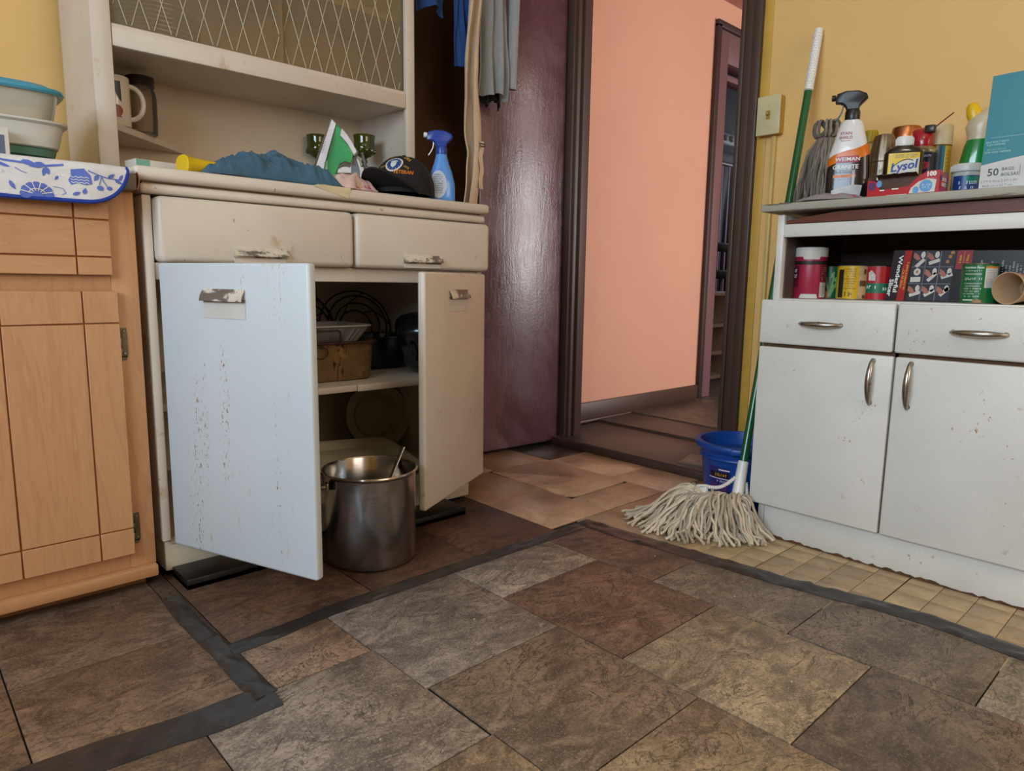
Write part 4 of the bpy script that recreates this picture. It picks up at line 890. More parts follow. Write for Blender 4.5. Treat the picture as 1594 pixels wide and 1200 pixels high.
t = thing('roaster', 'black enamel roaster tipped on its side at the right of the hutch shelf', 'pan', (1.238, 1.735, .487), rot=(math.radians(26), math.radians(-112), math.radians(8)))
mb = MB(); mb.loft([(.060, .05, .033, 3.6), (.052, .066, .046, 3.5), (.004, .084, .064, 3.2), (-.004, .088, .068, 3.2), (0, .096, .076, 3.2), (.004, .096, .076, 3.2), (.006, .086, .066, 3.4), (.055, .072, .052, 3.6), (.068, .055, .038, 3.6), (.069, .02, .012, 3)], 44); obj('dome', mb, GRAN, t)
mb = MB(); mb.tube([(-.03, 0, .066), (-.024, 0, .084), (0, 0, .09), (.024, 0, .084), (.03, 0, .066)], .0045, 8); obj('grip', mb, GRAN, t)
# lower level
t = thing('dish_pan', 'round olive enamel basin standing on edge in the hutch, behind the stockpot', 'basin', (1.235, 1.985, .216), rot=(math.radians(75), 0, math.radians(-8)))
mb = MB(); mb.lathe([(0, -.045), (.062, -.045), (.068, -.042), (.085, -.008), (.115, .0), (.117, .003), (.113, .004), (.084, -.004), (.066, -.038), (0, -.041)], 44); obj('bowl', mb, plain('olive_enamel', '#aaa588', .4, 0, .12, 12), t)
mb = MB(); mb.tube([(.115 * math.cos(2 * PI * i / 40), .115 * math.sin(2 * PI * i / 40), .0015) for i in range(40)], .003, 6, True); obj('rim', mb, plain('olive_enamel_rim', '#56523a', .4), t)
t = thing('serving_tray', 'cream plastic tray slanting behind the stockpot in the hutch', 'tray', (1.03, 1.77, .128), rot=(math.radians(15), math.radians(5), math.radians(4)))
mb = MB(); mb.loft([(0, .15, .09, 8), (.004, .155, .094, 8), (.020, .170, .108, 8), (.022, .178, .116, 8), (.025, .178, .116, 8), (.022, .168, .106, 8), (.006, .152, .091, 8)], 56); obj('tray', mb, plain('cream_plastic', '#cfc4a4', .5, 0, .06), t)
mb = heap(lambda x, y, v: .07, .86, 1.04, 1.98, 2.12, 40, 12, .002, 4.0, .05, 24, lambda a: 1.0); o = obj('plastic_bag', mb, plain('dark_bag', '#2a2528', .18, 0, .3, 30)); o.location.z = .0955; tag(o, 'crumpled dark plastic bag at the back left of the lower hutch', 'bag')
# stockpot on the floor
PX, PY, PR = .853, 1.410, .1085
t = thing('stockpot', 'tall stainless stockpot on the floor between the open hutch doors', 'pot', (PX, PY, .001))
mb = MB(); mb.lathe([(0, 0), (.098, 0), (.105, .004), (PR, .014), (PR, .212), (PR + .001, .216), (PR + .0045, .219), (PR + .0045, .222), (PR, .2225), (PR - .002, .219), (PR - .002, .016), (.098, .006), (0, .006)], 64); obj('body', mb, STEEL, t)
mb = MB(); mb.tube([((PR + .002) * math.cos(2 * PI * i / 64), (PR + .002) * math.sin(2 * PI * i / 64), .2215) for i in range(64)], .003, 8, True); obj('rim', mb, metal('rim_steel', '#c9beb0', .18), t)
for a in (math.radians(160), math.radians(30)):
    M = Matrix.Rotation(a, 4, 'Z'); mb = MB(); mb.tube([(PR - .002, -.042, .196), (PR + .018, -.042, .196), (PR + .034, -.034, .195), (PR + .038, 0, .194), (PR + .034, .034, .195), (PR + .018, .042, .196), (PR - .002, .042, .196)], .0045, 10, M=M); h = obj('handle', mb, metal('handle_steel', '#8f877c', .25), t)
    for s_ in (-1, 1): obj('bracket', MB().box((PR - .003, s_ * .042 - .011, .185), (PR + .003, s_ * .042 + .011, .207), .002, 2, M=M), metal('handle_steel', '#8f877c', .25), h)
t = thing('ladle', 'steel ladle leaning inside the stockpot, handle over the right rim', 'ladle', (PX, PY, .001))
p0, p1 = Vector((.01, .02, .045)), Vector((.118, .033, .249))
mb = MB(); mb.tube([p0.lerp(p1, i / 10) + Vector((0, 0, .006 * math.sin(i / 10 * PI))) for i in range(11)], [.004 + .0035 * i / 10 for i in range(11)], 8, flat=.45); obj('handle', mb, metal('ladle_steel', '#a89c88', .25), t)
mb = MB(); mb.lathe([(0, -.022), (.018, -.018), (.030, -.006), (.034, .004), (.032, .004), (.028, -.005), (.016, -.016), (0, -.020)], 24, at=(-.01, .015, .036)); obj('bowl', mb, metal('ladle_steel', '#a89c88', .25), t)

# ------------------------------------------------------------------ clothes on a rod between hutch and east wall
rod = thing('clothes_rod', 'wooden clothes rod above the frame between the hutch and the east wall', 'rod', (1.7, 1.90, 1.82))
obj('bar', MB().tube([(1.334, 1.90, 1.82), (2.12, 1.90, 1.82)], .011, 10), wood('rod_wood', '#a9794a', '#80552f', 'x'), rod, world=True)
def drape(cx, cy, ztop, zbot, wtop, wbot, folds, amp, seed, thick=.004, hem=0.0, twist=0.0, nu=90, nv=46):
    def f(u, v):
        x = u - .5; w = wtop + (wbot - wtop) * v
        ph = u * folds * 2 * PI + 1.6 * mnoise.noise((u * 3, v * 1.5, seed)) * 2 + twist * v
        z = ztop + (zbot - ztop) * v + hem * v * math.sin(u * folds * PI + seed) + .004 * mnoise.noise((u * 9, v * 3, seed + 2))
        y = cy + amp * (.35 + .65 * v) * math.sin(ph) + .010 * mnoise.noise((u * 5, v * 4, seed + 9)) + .012 * abs(x) 
        return (cx + x * w + amp * .4 * math.cos(ph) + .01 * v * math.sin(seed), y, z + .0)
    mb = MB(); mb.grid(f, nu, nv, thick); return mb
GREYJ = plain('heather_grey_jersey', '#85888a', .95, 0, .10, 90, .25, 300, (1, 1, .4))
t = thing('grey_shirt', 'heather grey long-sleeved shirt hanging over the purple door', 'shirt', (1.68, 1.90, 1.82))
obj('body', drape(1.657, 1.885, 1.835, 1.308, .105, .140, 2.6, .015, 3.0, hem=.008), GREYJ, t, world=True)
mb = MB(); mb.loft([(1.345, .017, .012, 2), (1.40, .020, .014, 2), (1.55, .022, .015, 2, .003, 0), (1.70, .023, .016, 2, .004, 0), (1.83, .018, .013, 2, .0, 0)], 22, M=Matrix.Translation((1.747, 1.893, 0)))
for v in mb.bm.verts: v.co += Vector((.004 * mnoise.noise((v.co.x * 40, v.co.z * 14, 1)), .005 * mnoise.noise((v.co.x * 40, v.co.z * 14, 6)), 0))
obj('sleeve', mb, GREYJ, t, world=True)
t = thing('black_garment', 'black garment with a frayed hem showing below the grey shirt', 'garment', (1.67, 1.91, 1.82))
obj('cloth', drape(1.668, 1.925, 1.83, 1.292, .08, .105, 3, .012, 8.0, hem=.014), plain('black_cloth', '#17130f', .95), t, world=True)
BEIGE = plain('beige_canvas', '#c9b094', .9, 0, .05, 50, .2, 250)
t = thing('beige_garment', 'long beige garment with a strap, hanging down to the hutch counter', 'garment', (1.57, 1.88, 1.82))
def beige(u, v):
    z = 1.84 - .925 * v; k = (v - .45)
    cx = 1.545 + .012 * math.sin(v * 9) - .020 * max(0, v - .62) / .38; w = .030 + .018 * math.exp(-((v - .72) / .10) ** 2) + .022 * max(0, v - .70) - .012 * math.exp(-((v - .80) / .03) ** 2)
    a = u * PI * 1.6 - .8 * PI + v * 1.4
    return (cx + w * .62 * math.sin(a), 1.862 + .016 * math.cos(a) + .006 * mnoise.noise((u * 4, v * 9, 2)), z)
mb = MB(); mb.grid(beige, 26, 70, .004); obj('cloth', mb, BEIGE, t, world=True)
sp = [(1.560 + .004 * math.sin(i * .9), 1.838 - .002 * math.cos(i), 1.135 - .011 * i) for i in range(15)]
mb = MB(); mb.ngon([[Vector((x - .008, y, z)), Vector((x + .008, y, z)), Vector((x + .008, y + .002, z)), Vector((x - .008, y + .002, z))] for x, y, z in sp]); st_ = obj('strap', mb, BEIGE, t, world=True)
mb = MB(); mb.tube([(1.550, 1.835, 1.127), (1.572, 1.835, 1.127), (1.572, 1.835, 1.119), (1.550, 1.835, 1.119)], .0016, 6, True); obj('slider', mb, plain('dark_slider', '#2b211a', .4), st_)
NAVY = plain('royal_blue_cotton', '#1d3f74', .95, 0, .08, 40, .2, 250)
t = thing('blue_shirt', 'royal blue short-sleeved shirt hanging at the dark recess beside the hutch', 'shirt', (1.45, 1.92, 1.82))
obj('body', drape(1.437, 1.93, 1.835, 1.535, .10, .115, 1.6, .016, 5.0, hem=.012), NAVY, t, world=True)
obj('sleeve', drape(1.517, 1.90, 1.835, 1.372, .05, .060, .8, .012, 1.0, hem=.004, nu=36), NAVY, t, world=True)

# ------------------------------------------------------------------ light switch with surface conduit
t = thing('light_switch', 'almond light switch on a yellow surface box beside the doorway', 'switch', (XE, 1.096, 1.19))
obj('surface_box', MB().box((XE - .028, 1.060, 1.133), (XE, 1.134, 1.247), .004, 2), plain('yellow_painted_box', '#b8921f', .4), t, world=True)
obj('cover_plate', MB().box((XE - .033, 1.059, 1.132), (XE - .028, 1.135, 1.248), .0025, 2), plain('almond_plastic', '#cfc49a', .35), t, world=True)
obj('toggle', MB().box((XE - .034, 1.0905, 1.178), (XE - .0325, 1.1035, 1.204)).box((XE - .043, 1.0935, 1.190), (XE - .033, 1.1005, 1.202), .002, 2), plain('old_brass_plastic', '#a88a33', .4), t, world=True)
for z in (1.160, 1.222): obj('screw', MB().lathe([(0, 0), (.0032, 0), (.0026, .0014), (0, .0016)], 10, M=Matrix.Translation((XE - .033, 1.097, z)) @ Matrix.Rotation(-PI / 2, 4, 'Y')), plain('almond_plastic', '#cfc49a'), t, world=True)
tag(obj('conduit', MB().box((XE - .014, 1.078, 0.02), (XE, 1.092, 1.133), .004, 2), plain('yellow_painted_raceway', '#cdb06a', .4)), 'yellow painted wire raceway running down from the light switch', 'conduit')

# ------------------------------------------------------------------ bucket
t = thing('bucket', 'blue plastic bucket with printed label behind the mop', 'bucket', (1.946, 1.036, -.001))
BB = plain('bucket_blue', '#15489c', .38, 0, .06, 8)
mb = MB(); mb.lathe([(0, 0), (.096, 0), (.100, .004), (.104, .02), (.122, .172), (.127, .174), (.128, .178), (.137, .180), (.141, .186), (.141, .195), (.138, .199), (.124, .199), (.122, .192), (.118, .17), (.101, .02), (0, .008)], 56); obj('pail', mb, BB, t)
mb = MB(); mb.box((-.03, -.150, .180), (.03, -.132, .199), .005, 2, M=Matrix.Rotation(math.radians(-62), 4, 'Z')); mb.lathe([(.1235, .150), (.1255, .152), (.1255, .157), (.124, .159)], 56); obj('spout', mb, BB, t)
la = math.radians(176)
def bk(u, v): 
    r = .1035 + (v - .02) / .152 * .018 + .0008; a = la + u / .112; return Vector((r * math.cos(a), r * math.sin(a), v))
mb = MB(); patch(mb, -.036, .036, .030, .132, bk, 10, 4); mb.poly3([(-.036, .132), (.030, .126), (.036, .12), (.036, .118), (-.036, .118)], bk); lb = obj('label', mb, plain('label_indigo', '#2a2f78', .35, 0, .08, 30), t)
b2 = lambda u, v: bk(u, v) * 1 + Vector((math.cos(la), math.sin(la), 0)) * .0008
mb = MB(); patch(mb, -.030, .030, .100, .116, b2, 8); obj('label_band', mb, plain('label_dark', '#1d1420', .35), t)
mb = MB(); patch(mb, -.036, .034, .095, .0975, b2, 8); patch(mb, .0, .034, .122, .126, b2, 6); obj('label_stripe', mb, WHITEINK, t)
b3 = lambda u, v: bk(u, v) + Vector((math.cos(la), math.sin(la), 0)) * .0014
obj('label_print', scribble([(.004, .108, .044, .009)], b3, 4, 1), plain('label_gold', '#e0a54a', .4), t, recalc=False)
obj('label_print', scribble([(.012, .088, .036, .006)], b3, 6, 1), WHITEINK, t, recalc=False)
mb = MB(); patch(mb, -.030, -.006, .04, .08, b2, 4); patch(mb, .002, .026, .04, .08, b2, 4); obj('label_picture', mb, plain('label_plum', '#5a3a7a', .4), t)
mb = MB(); mb.tube([(.106 * math.cos(2 * PI * i / 40), .106 * math.sin(2 * PI * i / 40), .030) for i in range(40)], .0015, 4, True); obj('bottom_ring', mb, BB, t)

# ------------------------------------------------------------------ mop
mp_ = thing('mop', 'string mop with green handle leaning in the corner by the bucket and switch', 'mop', (1.69, .93, 0))
A, B = Vector((1.714, .920, .062)), Vector((2.104, .966, 1.405))
ax = (B - A).normalized(); Lh = (B - A).length
hp = lambda s_: A + ax * s_
obj('handle', MB().tube([hp(.12), hp(.5), hp(.9), hp(1.22)], .0112, 14), plain('green_steel_tube', '#09572f', .28, 0, .04, coat=.4), mp_, world=True)
def gripr(s_): return .0118 + .0010 * math.sin(s_ * 700)
mb = MB(); ss = [1.215 + .19 * i / 60 for i in range(61)]; mb.tube([hp(x) for x in ss] + [hp(1.408)], [gripr(x) for x in ss] + [.006], 14); obj('grip', mb, WHITEP, mp_, world=True)
rr = MB(); 
for i in range(22):
    for k in range(10):
        a = 2 * PI * (k + .5 * (i % 2)) / 10; q = hp(1.225 + .0078 * i); pa = ax.orthogonal().normalized(); pb = ax.cross(pa); rr.lathe([(0, -.002), (.0022, 0), (0, .002)], 5, at=tuple(q + (pa * math.cos(a) + pb * math.sin(a)) * .0122))
obj('grip_knurling', rr, WHITEP, mp_, world=True)
mb = MB(); mb.tube([hp(-.01), hp(.02), hp(.08), hp(.128), hp(.130)], [.0165, .0172, .0155, .0145, .012], 18); obj('socket', mb, WHITEP, mp_, world=True)
u2 = Vector((-.55, .84, 0)).normalized()
mb = MB(); mb.box((-.006, -.010, 0), (.006, .010, .055), .002, 2, M=Matrix.Translation((1.650, .974, .068)) @ Matrix.Rotation(-.2, 4, 'X')); mb.box((-.006, -.012, .05), (.006, .020, .058), .002, 2, M=Matrix.Translation((1.650, .974, .068)) @ Matrix.Rotation(-.2, 4, 'X')); obj('clip', mb, WHITEP, mp_, world=True)
def rope(p, q, sag):
    pts = [p.lerp(q, i / 40) + Vector((0, 0, -sag * math.sin(i / 40 * PI))) for i in range(41)]
    return MB().tube(pts, [.0050 + .0011 * math.sin(i * 2.1) for i in range(41)], 8)
obj('cord', rope(Vector((1.652, .976, .121)), hp(.085) + Vector((-.015, .008, 0)), .014), plain('white_cord', '#dcdad4', .6), mp_, world=True)
obj('cord', rope(hp(.07) + Vector((.012, -.012, 0)), Vector((1.735, .892, .075)), .008), plain('white_cord', '#dcdad4'), mp_, world=True)
COT = plain('cotton_string', '#c8b9a0', .95, 0, .12, 40, .5, 260); COT2 = plain('cotton_string_grey', '#aea18d', .95, 0, .12, 40, .5, 260); COT3 = plain('cotton_string_pale', '#d6cab4', .95, 0, .10, 40, .5, 260)
rnd = random.Random(21); NSR = 170
barA, barB = Vector((1.640, 1.005, .070)), Vector((1.700, .895, .066))
for k in range(NSR):
    f = rnd.random(); root = barA.lerp(barB, f)
    phi = math.radians(98 + (292 - 98) * (f ** 1.0) + rnd.uniform(-16, 16)); deg = math.degrees(phi)
    Lr = .20 if deg < 140 else (.20 - .0011 * (deg - 140) if deg < 205 else .128 - .0005 * (deg - 205)); Lr *= rnd.uniform(.5, 1.08)
    tip = root + Vector((math.cos(phi) * Lr, math.sin(phi) * Lr, 0)); lay = rnd.random()
    if tip.y < .872 and tip.x > 1.722: tip.x = 1.722 - rnd.random() * .02
    hump = .012 + .026 * lay; pts = []; s1, s2 = rnd.uniform(0, 50), rnd.uniform(.006, .016)
    n = 22; side = Vector((-math.sin(phi), math.cos(phi), 0)); curl = rnd.uniform(-.05, .03) if deg > 170 else rnd.uniform(-.06, .01)
    bow = rnd.uniform(.01, .05) * (1 if deg < 200 else .4)
    for i in range(n + 1):
        v = i / n; p = root.lerp(tip, v)
        z = root.z * (1 - v) ** 1.3 + hump * math.sin(min(1, v * 1.35) ** .8 * PI) + .0045 + .024 * lay * (1 - v) ** .5 * (v > 0) + .014 * lay * v * (1 - v) + .006 * mnoise.noise((v * 6, s1, 4))
        p = Vector((p.x, p.y, max(.0042, z))) + side * (s2 * mnoise.noise((v * 4, s1, 0)) * 1.6 + curl * v * v - bow * math.sin(v * PI))
        if p.x > 1.728 and p.y < .866: p.x = 1.728
        pts.append(p)
    mb = MB(); mb.tube(pts, [.0036 + .0003 * math.sin(i * 2.4) for i in range(n)] + [.0046], 6)
    if k % 9 == 0:
        e = pts[-1]; d = (pts[-1] - pts[-2]).normalized()
        for q in range(4): mb.tube([e, e + d * .008 + Vector((rnd.uniform(-.006, .006), rnd.uniform(-.006, .006), -.0005))], .0011, 4)
    obj('strand', mb, (COT, COT, COT2, COT3)[k % 4], mp_, world=True, recalc=False)
mb = MB(); mb.tube([barA + Vector((0, .012, .012)), barA.lerp(barB, .5) + Vector((0, 0, .018)), barB + Vector((0, -.01, .012))], [.016, .024, .017], 12); obj('stitched_band', mb, COT, mp_, world=True)

# ------------------------------------------------------------------ right white cabinet
rc = thing('storage_cabinet', 'worn white cabinet with chrome pulls, open shelf above two drawers and two doors', 'cabinet', (1.92, .55, 0))
FX, CY0, CY1 = 1.735, .228, .866
for ya in (CY1 - .017, CY0): obj('side_panel', MB().box((FX + .002, ya, .02), (2.11, ya + .017, .85), .002), RCAB, rc, world=True)
DIN = plain('cabinet_inside_brown', '#54423a', .7, 0, .1, 8)
obj('back_panel', MB().box((2.098, CY0 + .017, .02), (2.11, CY1 - .017, .85)), DIN, rc, world=True)
obj('lining', MB().box((FX + .02, CY1 - .020, .640), (2.098, CY1 - .017, .83)).box((FX + .02, CY0 + .017, .828), (2.098, CY1 - .017, .835)), DIN, rc, world=True)
obj('shelf', MB().box((FX, CY0, .622), (2.098, CY1 - .001, .6385), .002), RCAB, rc, world=True)
obj('top_rail', MB().box((FX, CY0, .794), (FX + .018, CY1 - .018, .826), .002), RCAB, rc, world=True)
obj('post', MB().box((FX - .001, CY1 - .018, .637), (FX + .02, CY1 - .0005, .850), .002), RCAB, rc, world=True)
obj('base', MB().box((FX, CY0, 0), (FX + .02, .848, .086), .003).box((FX + .02, .83, 0), (2.11, .848, .03)), RCAB, rc, world=True)
rnd = random.Random(5); mb = MB()
pts = [(.848, .0)]; 
for k in range(60): pts.append((.848 - .0105 * k, rnd.uniform(.001, .0075)))
pts += [(.228, 0)]; mb.prism([(y, z) for y, z in pts], 0, .0012, M=Matrix(((0, 0, -1, FX), (1, 0, 0, 0), (0, 1, 0, 0), (0, 0, 0, 1)))); obj('rust_edge', mb, RUSTEDGE, rc, world=True)
def arch_pull(par, c, L, vertical):
    """chrome bow pull standing proud of the front"""
    mb = MB(); pts = []; rad = []
    for i in range(17):
        q = i / 16; d = (q - .5) * L; h = .005 + .016 * math.sin(q * PI) ** .7
        pts.append((c[0] - h, c[1], c[2] + d) if vertical else (c[0] - h, c[1] + d, c[2])); rad.append(.0028 + .0048 * math.sin(q * PI) ** .6)
    mb.tube(pts, rad, 12); h = obj('pull', mb, CHROME, par, world=False)
    mb = MB()
    for s_ in (-1, 1):
        p = (c[0] - .003, c[1], c[2] + s_ * L * .46) if vertical else (c[0] - .003, c[1] + s_ * L * .46, c[2])
        mb.lathe([(0, -.003), (.0062, -.003), (.004, .004), (0, .005)], 12, M=Matrix.Translation(p) @ Matrix.Rotation(-PI / 2, 4, 'Y'))
    obj('foot', mb, CHROME, h)
for y0, y1, py, pz in [(.5605, .886, .727, .578), (.232, .556, .394, .577)]:
    d = obj('drawer', MB().box((FX - .020, y0, .5225), (FX - .0005, y1, .635), .005, 3), RCAB, rc, world=True); arch_pull(d, (FX - .020, py, pz), .104, False)
for y0, y1, py in [(.5555, .884, .598), (.232, .551, .517)]:
    d = obj('door', MB().box((FX - .020, y0, .0895), (FX - .0005, y1, .5135), .004, 3), RCAB, rc, world=True); arch_pull(d, (FX - .020, py, .451), .108, True)
obj('gap_strip', MB().box((FX - .004, .24, .512), (FX - .0003, .88, .524)).box((FX - .004, .550, .09), (FX - .0003, .557, .635)), RUSTEDGE, rc, world=True)  # dark brown strips filling the gaps between drawers and doors
cw = thing('cabinet_top', 'weathered grey painted countertop board on the right white cabinet', 'countertop', (1.92, .55, .855))
CT = plain('weathered_grey_paint', '#a6a294', .6, 0, .1, 12, .3, 60, (1, .3, 1), spots=[('#5e5648', 40, .60, .06, (1, .18, 2.5)), ('#d2cfc2', 34, .64, .05, (1, .2, 2))])
obj('slab', MB().box((1.712, .20, .858), (2.118, .903, .8765), .003), CT, cw, world=True)
tag(obj('wooden_board', MB().prism([(.845, .828), (.845, .836), (.72, .851), (.21, .8565), (.21, .828)], 0, .30, M=Matrix(((0, 0, 1, FX + .006), (1, 0, 0, 0), (0, 1, 0, 0), (0, 0, 0, 1)))), wood('stained_board', '#6b351c', '#4a2210', 'y', 7)), 'dark red-brown wooden board wedged under the grey cabinet top', 'board')

TZ = .8768     # top of the grey board
CA = math.radians(201)     # bearing from these things back to the viewer
# spare mop head
t = thing('spare_mop', 'spare grey string mop head heaped on the cabinet top behind the orange bottle', 'mop head', (1.90, .84, TZ))
rnd = random.Random(31); apex = Vector((1.93, .842, 1.080))
obj('clamp', MB().box((1.885, .790, TZ), (1.893, .815, TZ + .12), .002), plain('grey_plastic_plate', '#83878d', .4), t, world=True)
obj('clamp', MB().box((1.915, .80, TZ), (1.945, .86, TZ + .14), .004), plain('dark_clamp', '#1a191b', .5), t, world=True)
GS = plain('grey_mop_string', '#857c70', .95, 0, .16, 40, .5, 240); GS2 = plain('dark_mop_string', '#6d655b', .95, 0, .16, 40, .5, 240)
for k in range(84):
    f = rnd.random(); a = math.radians(rnd.uniform(95, 285)); rad = rnd.uniform(.022, .058) * (1.15 if a < 2.6 else .8)
    tip = Vector((1.915 + rad * math.cos(a) * 1.1, .838 + rad * math.sin(a) * .9 + .004, TZ + .006 + rnd.random() * .03)); pts = []; s1 = rnd.uniform(0, 40)
    for i in range(15):
        v = i / 14; p = apex.lerp(tip, v); bul = math.sin(v ** .8 * PI) * .024
        w = .008 * mnoise.noise((v * 4, s1, 0)); w2 = .008 * mnoise.noise((v * 4, s1, 9))
        pts.append(Vector((p.x + math.cos(a) * bul + w, min(.898, p.y + math.sin(a) * bul * .8 + w2), max(TZ + .0035, p.z + .008 * math.sin(v * PI)))))
    obj('strand', MB().tube(pts, .0034, 6), (GS, GS2)[k % 2], t, world=True, recalc=False)
for k in range(16):
    a0 = rnd.uniform(0, 6.28); pts = [apex + Vector((.030 * math.cos(a0) * math.sin(i / 10 * PI) - .004, .034 * math.sin(a0) * math.sin(i / 10 * PI), .004 + .022 * math.sin(i / 10 * PI * 2) + .006 * i / 10)) for i in range(11)]
    obj('loop', MB().tube(pts, .0034, 6), (GS, GS2)[k % 2], t, world=True, recalc=False)
for k in range(9):
    y = rnd.uniform(.86, .90); pts = [Vector((1.80 + .02 * rnd.random() + .07 * i / 8, y + .008 * mnoise.noise((i * .5, k, 0)) - .02 * i / 8, TZ + .004 + .003 * (k % 3))) for i in range(9)]
    obj('strand', MB().tube(pts, .003, 6), GS2, t, world=True, recalc=False)
# orange and black spray bottle
t = thing('spray_bottle', 'black and orange stone-cleaner spray bottle with white neck, on the right cabinet top', 'spray bottle', (1.80, .727, TZ + .004), rz=math.radians(-69))
sec = [(0, .043, .020, 3), (.004, .0475, .0235, 3), (.06, .0485, .024, 3), (.112, .045, .023, 2.8), (.150, .034, .020, 2.5), (.185, .025, .0175, 2.2), (.192, .016, .0155, 2)]
mb = MB(); mb.loft(sec, 48); obj('bottle', mb, plain('white_bottle', '#d9d8d6', .3, coat=.4, var=.02), t)
def bs(u, v, off=.0006):        # front face of the lofted bottle
    for p, q in zip(sec, sec[1:]):
        if v <= q[0]: break
    f = (v - p[0]) / (q[0] - p[0]); a_ = p[1] + (q[1] - p[1]) * f; b_ = p[2] + (q[2] - p[2]) * f; n = p[3] + (q[3] - p[3]) * f
    x = max(-.999, min(.999, u / a_)); return Vector((u, -b_ * (1 - abs(x) ** n) ** (1 / n) - off, v))
def slv(mb, zlo, zhi, k=.985, off=.0006, nv=10):
    def f(i, j):
        tt = -1 + 2 * i; v0, v1 = zlo(tt), zhi(tt); v = v0 + (v1 - v0) * j
        for p, q in zip(sec, sec[1:]):
            if v <= q[0]: break
        aa = p[1] + (q[1] - p[1]) * (v - p[0]) / (q[0] - p[0]); th = -PI / 2 + tt * PI * .5 * k; n = 2.8
        bb = p[2] + (q[2] - p[2]) * (v - p[0]) / (q[0] - p[0]); nn = p[3] + (q[3] - p[3]) * (v - p[0]) / (q[0] - p[0]); c, s_ = math.cos(th), math.sin(th)
        return ((aa + off) * math.copysign(abs(c) ** (2 / nn), c), (bb + off) * math.copysign(abs(s_) ** (2 / nn), s_), v)
    return mb.grid(f, 40, nv)
mb = MB(); slv(mb, lambda x: .003, lambda x: .100 + .018 * x); obj('label', mb, plain('label_black', '#161416', .25, coat=.4, var=.02), t)
mb = MB(); slv(mb, lambda x: .094 + .018 * x, lambda x: .118 + .022 * x, .99, .0009, 4); obj('label_swoosh', mb, plain('label_orange', '#cf6d12', .3, 0, .03), t)
O2 = lambda u, v: bs(u, v, .0012); O3 = lambda u, v: bs(u, v, .0018)
mb = MB(); patch(mb, -.026, .022, .0885, .104, O2, 10); obj('label_band', mb, plain('label_crimson', '#96182e', .35), t)
mb = MB(); patch(mb, -.032, .018, .054, .060, O2, 10); obj('label_band', mb, ORINK, t)
obj('lettering', lettering([('WEIMAN', -.002, .0962, .0122, .012, 0, 0, 1.12)], O3), WHITEINK, t, recalc=False)
obj('lettering', lettering([('GRANITE', -.006, .078, .0138, .015)], O2), WHITEINK, t, recalc=False)
obj('lettering', lettering([('& STONE', -.006, .067, .0115, .0), ('2 in 1', -.006, .057, .006, .0)], O3), GREYINK, t, recalc=False)
obj('lettering', lettering([('STAIN', -.010, .158, .0095, .01), ('SHIELD', -.010, .148, .0095, .01)], O2), plain('label_crimson', '#96182e'), t, recalc=False)
mb = MB(); patch(mb, -.021, .001, .1405, .1412, O2, 6); obj('underline', mb, plain('label_crimson', '#96182e'), t)
obj('label_print', scribble([(-.006, .049, .046, .003)], O2, 3), GREYINK, t, recalc=False)
mb = MB(); mb.poly3([(-.034, .004), (.030, .004), (.034, .034), (.010, .036), (-.034, .024)], O2); patch(mb, .010, .016, .035, .07, O2, 2, 3); obj('label_picture', mb, plain('sink_print', '#b9bab8', .4, 0, .1, 60), t, recalc=False)
CB = plain('black_trigger_plastic', '#151416', .35)
mb = MB(); mb.lathe([(0, .190), (.0165, .190), (.017, .192), (.017, .210), (.0150, .215), (0, .216)], 24); obj('collar', mb, CB, t)
trigger_head(t, .213, CB, CB, .92)
mb = heap(lambda x, y, v: .010, -.075, .075, -.03, .03, 48, 12, .002, 12.0, .010, 40, lambda a: 1 + .1 * math.sin(5 * a))
o = obj('cloth', mb, plain('grey_floral_rag', '#8c8689', .9, 0, .1, 40, .3, 200, spots=[('#c2455c', 60, .60, .03, (1, 1, 1))])); o.location = (1.752, .745, TZ + .004); o.rotation_euler = (0, 0, math.radians(-74)); tag(o, 'thin grey rag with pink flowers lying before the orange spray bottle', 'cloth')
def face(t, R, z): return cyl(R, z, CA - t.rotation_euler.z)
# bottle with yellow cap
t = thing('bottle', 'pale bottle with mustard yellow cap against the yellow wall', 'bottle', (2.045, .774, TZ + .0))
mb = MB(); mb.loft([(0, .030, .045, 3), (.004, .033, .048, 3), (.12, .033, .048, 3), (.155, .026, .036, 2.4), (.176, .015, .015, 2), (.186, .014, .014, 2)], 32); obj('body', mb, plain('tan_bottle', '#b59a62', .4), t)
mb = MB(); mb.lathe([(0, .182), (.0185, .182), (.019, .184), (.0185, .211), (.017, .214), (0, .215)], 20)
for k in range(18): mb.box((.0175, -.0012, .185), (.0198, .0012, .210), M=Matrix.Rotation(2 * PI * k / 18, 4, 'Z'))
obj('cap', mb, plain('mustard_cap', '#b39a14', .4), t)
mb = MB(); patch(mb, -.05, .05, .02, .105, lambda u, v: Vector((-.0345, -u * .9, v)), 2); obj('label', mb, plain('label_mustard', '#b98f2c', .5), t)
mb = MB(); patch(mb, -.05, .05, .098, .104, lambda u, v: Vector((-.0352, -u * .9, v)), 2); obj('label_stripe', mb, REDINK, t)
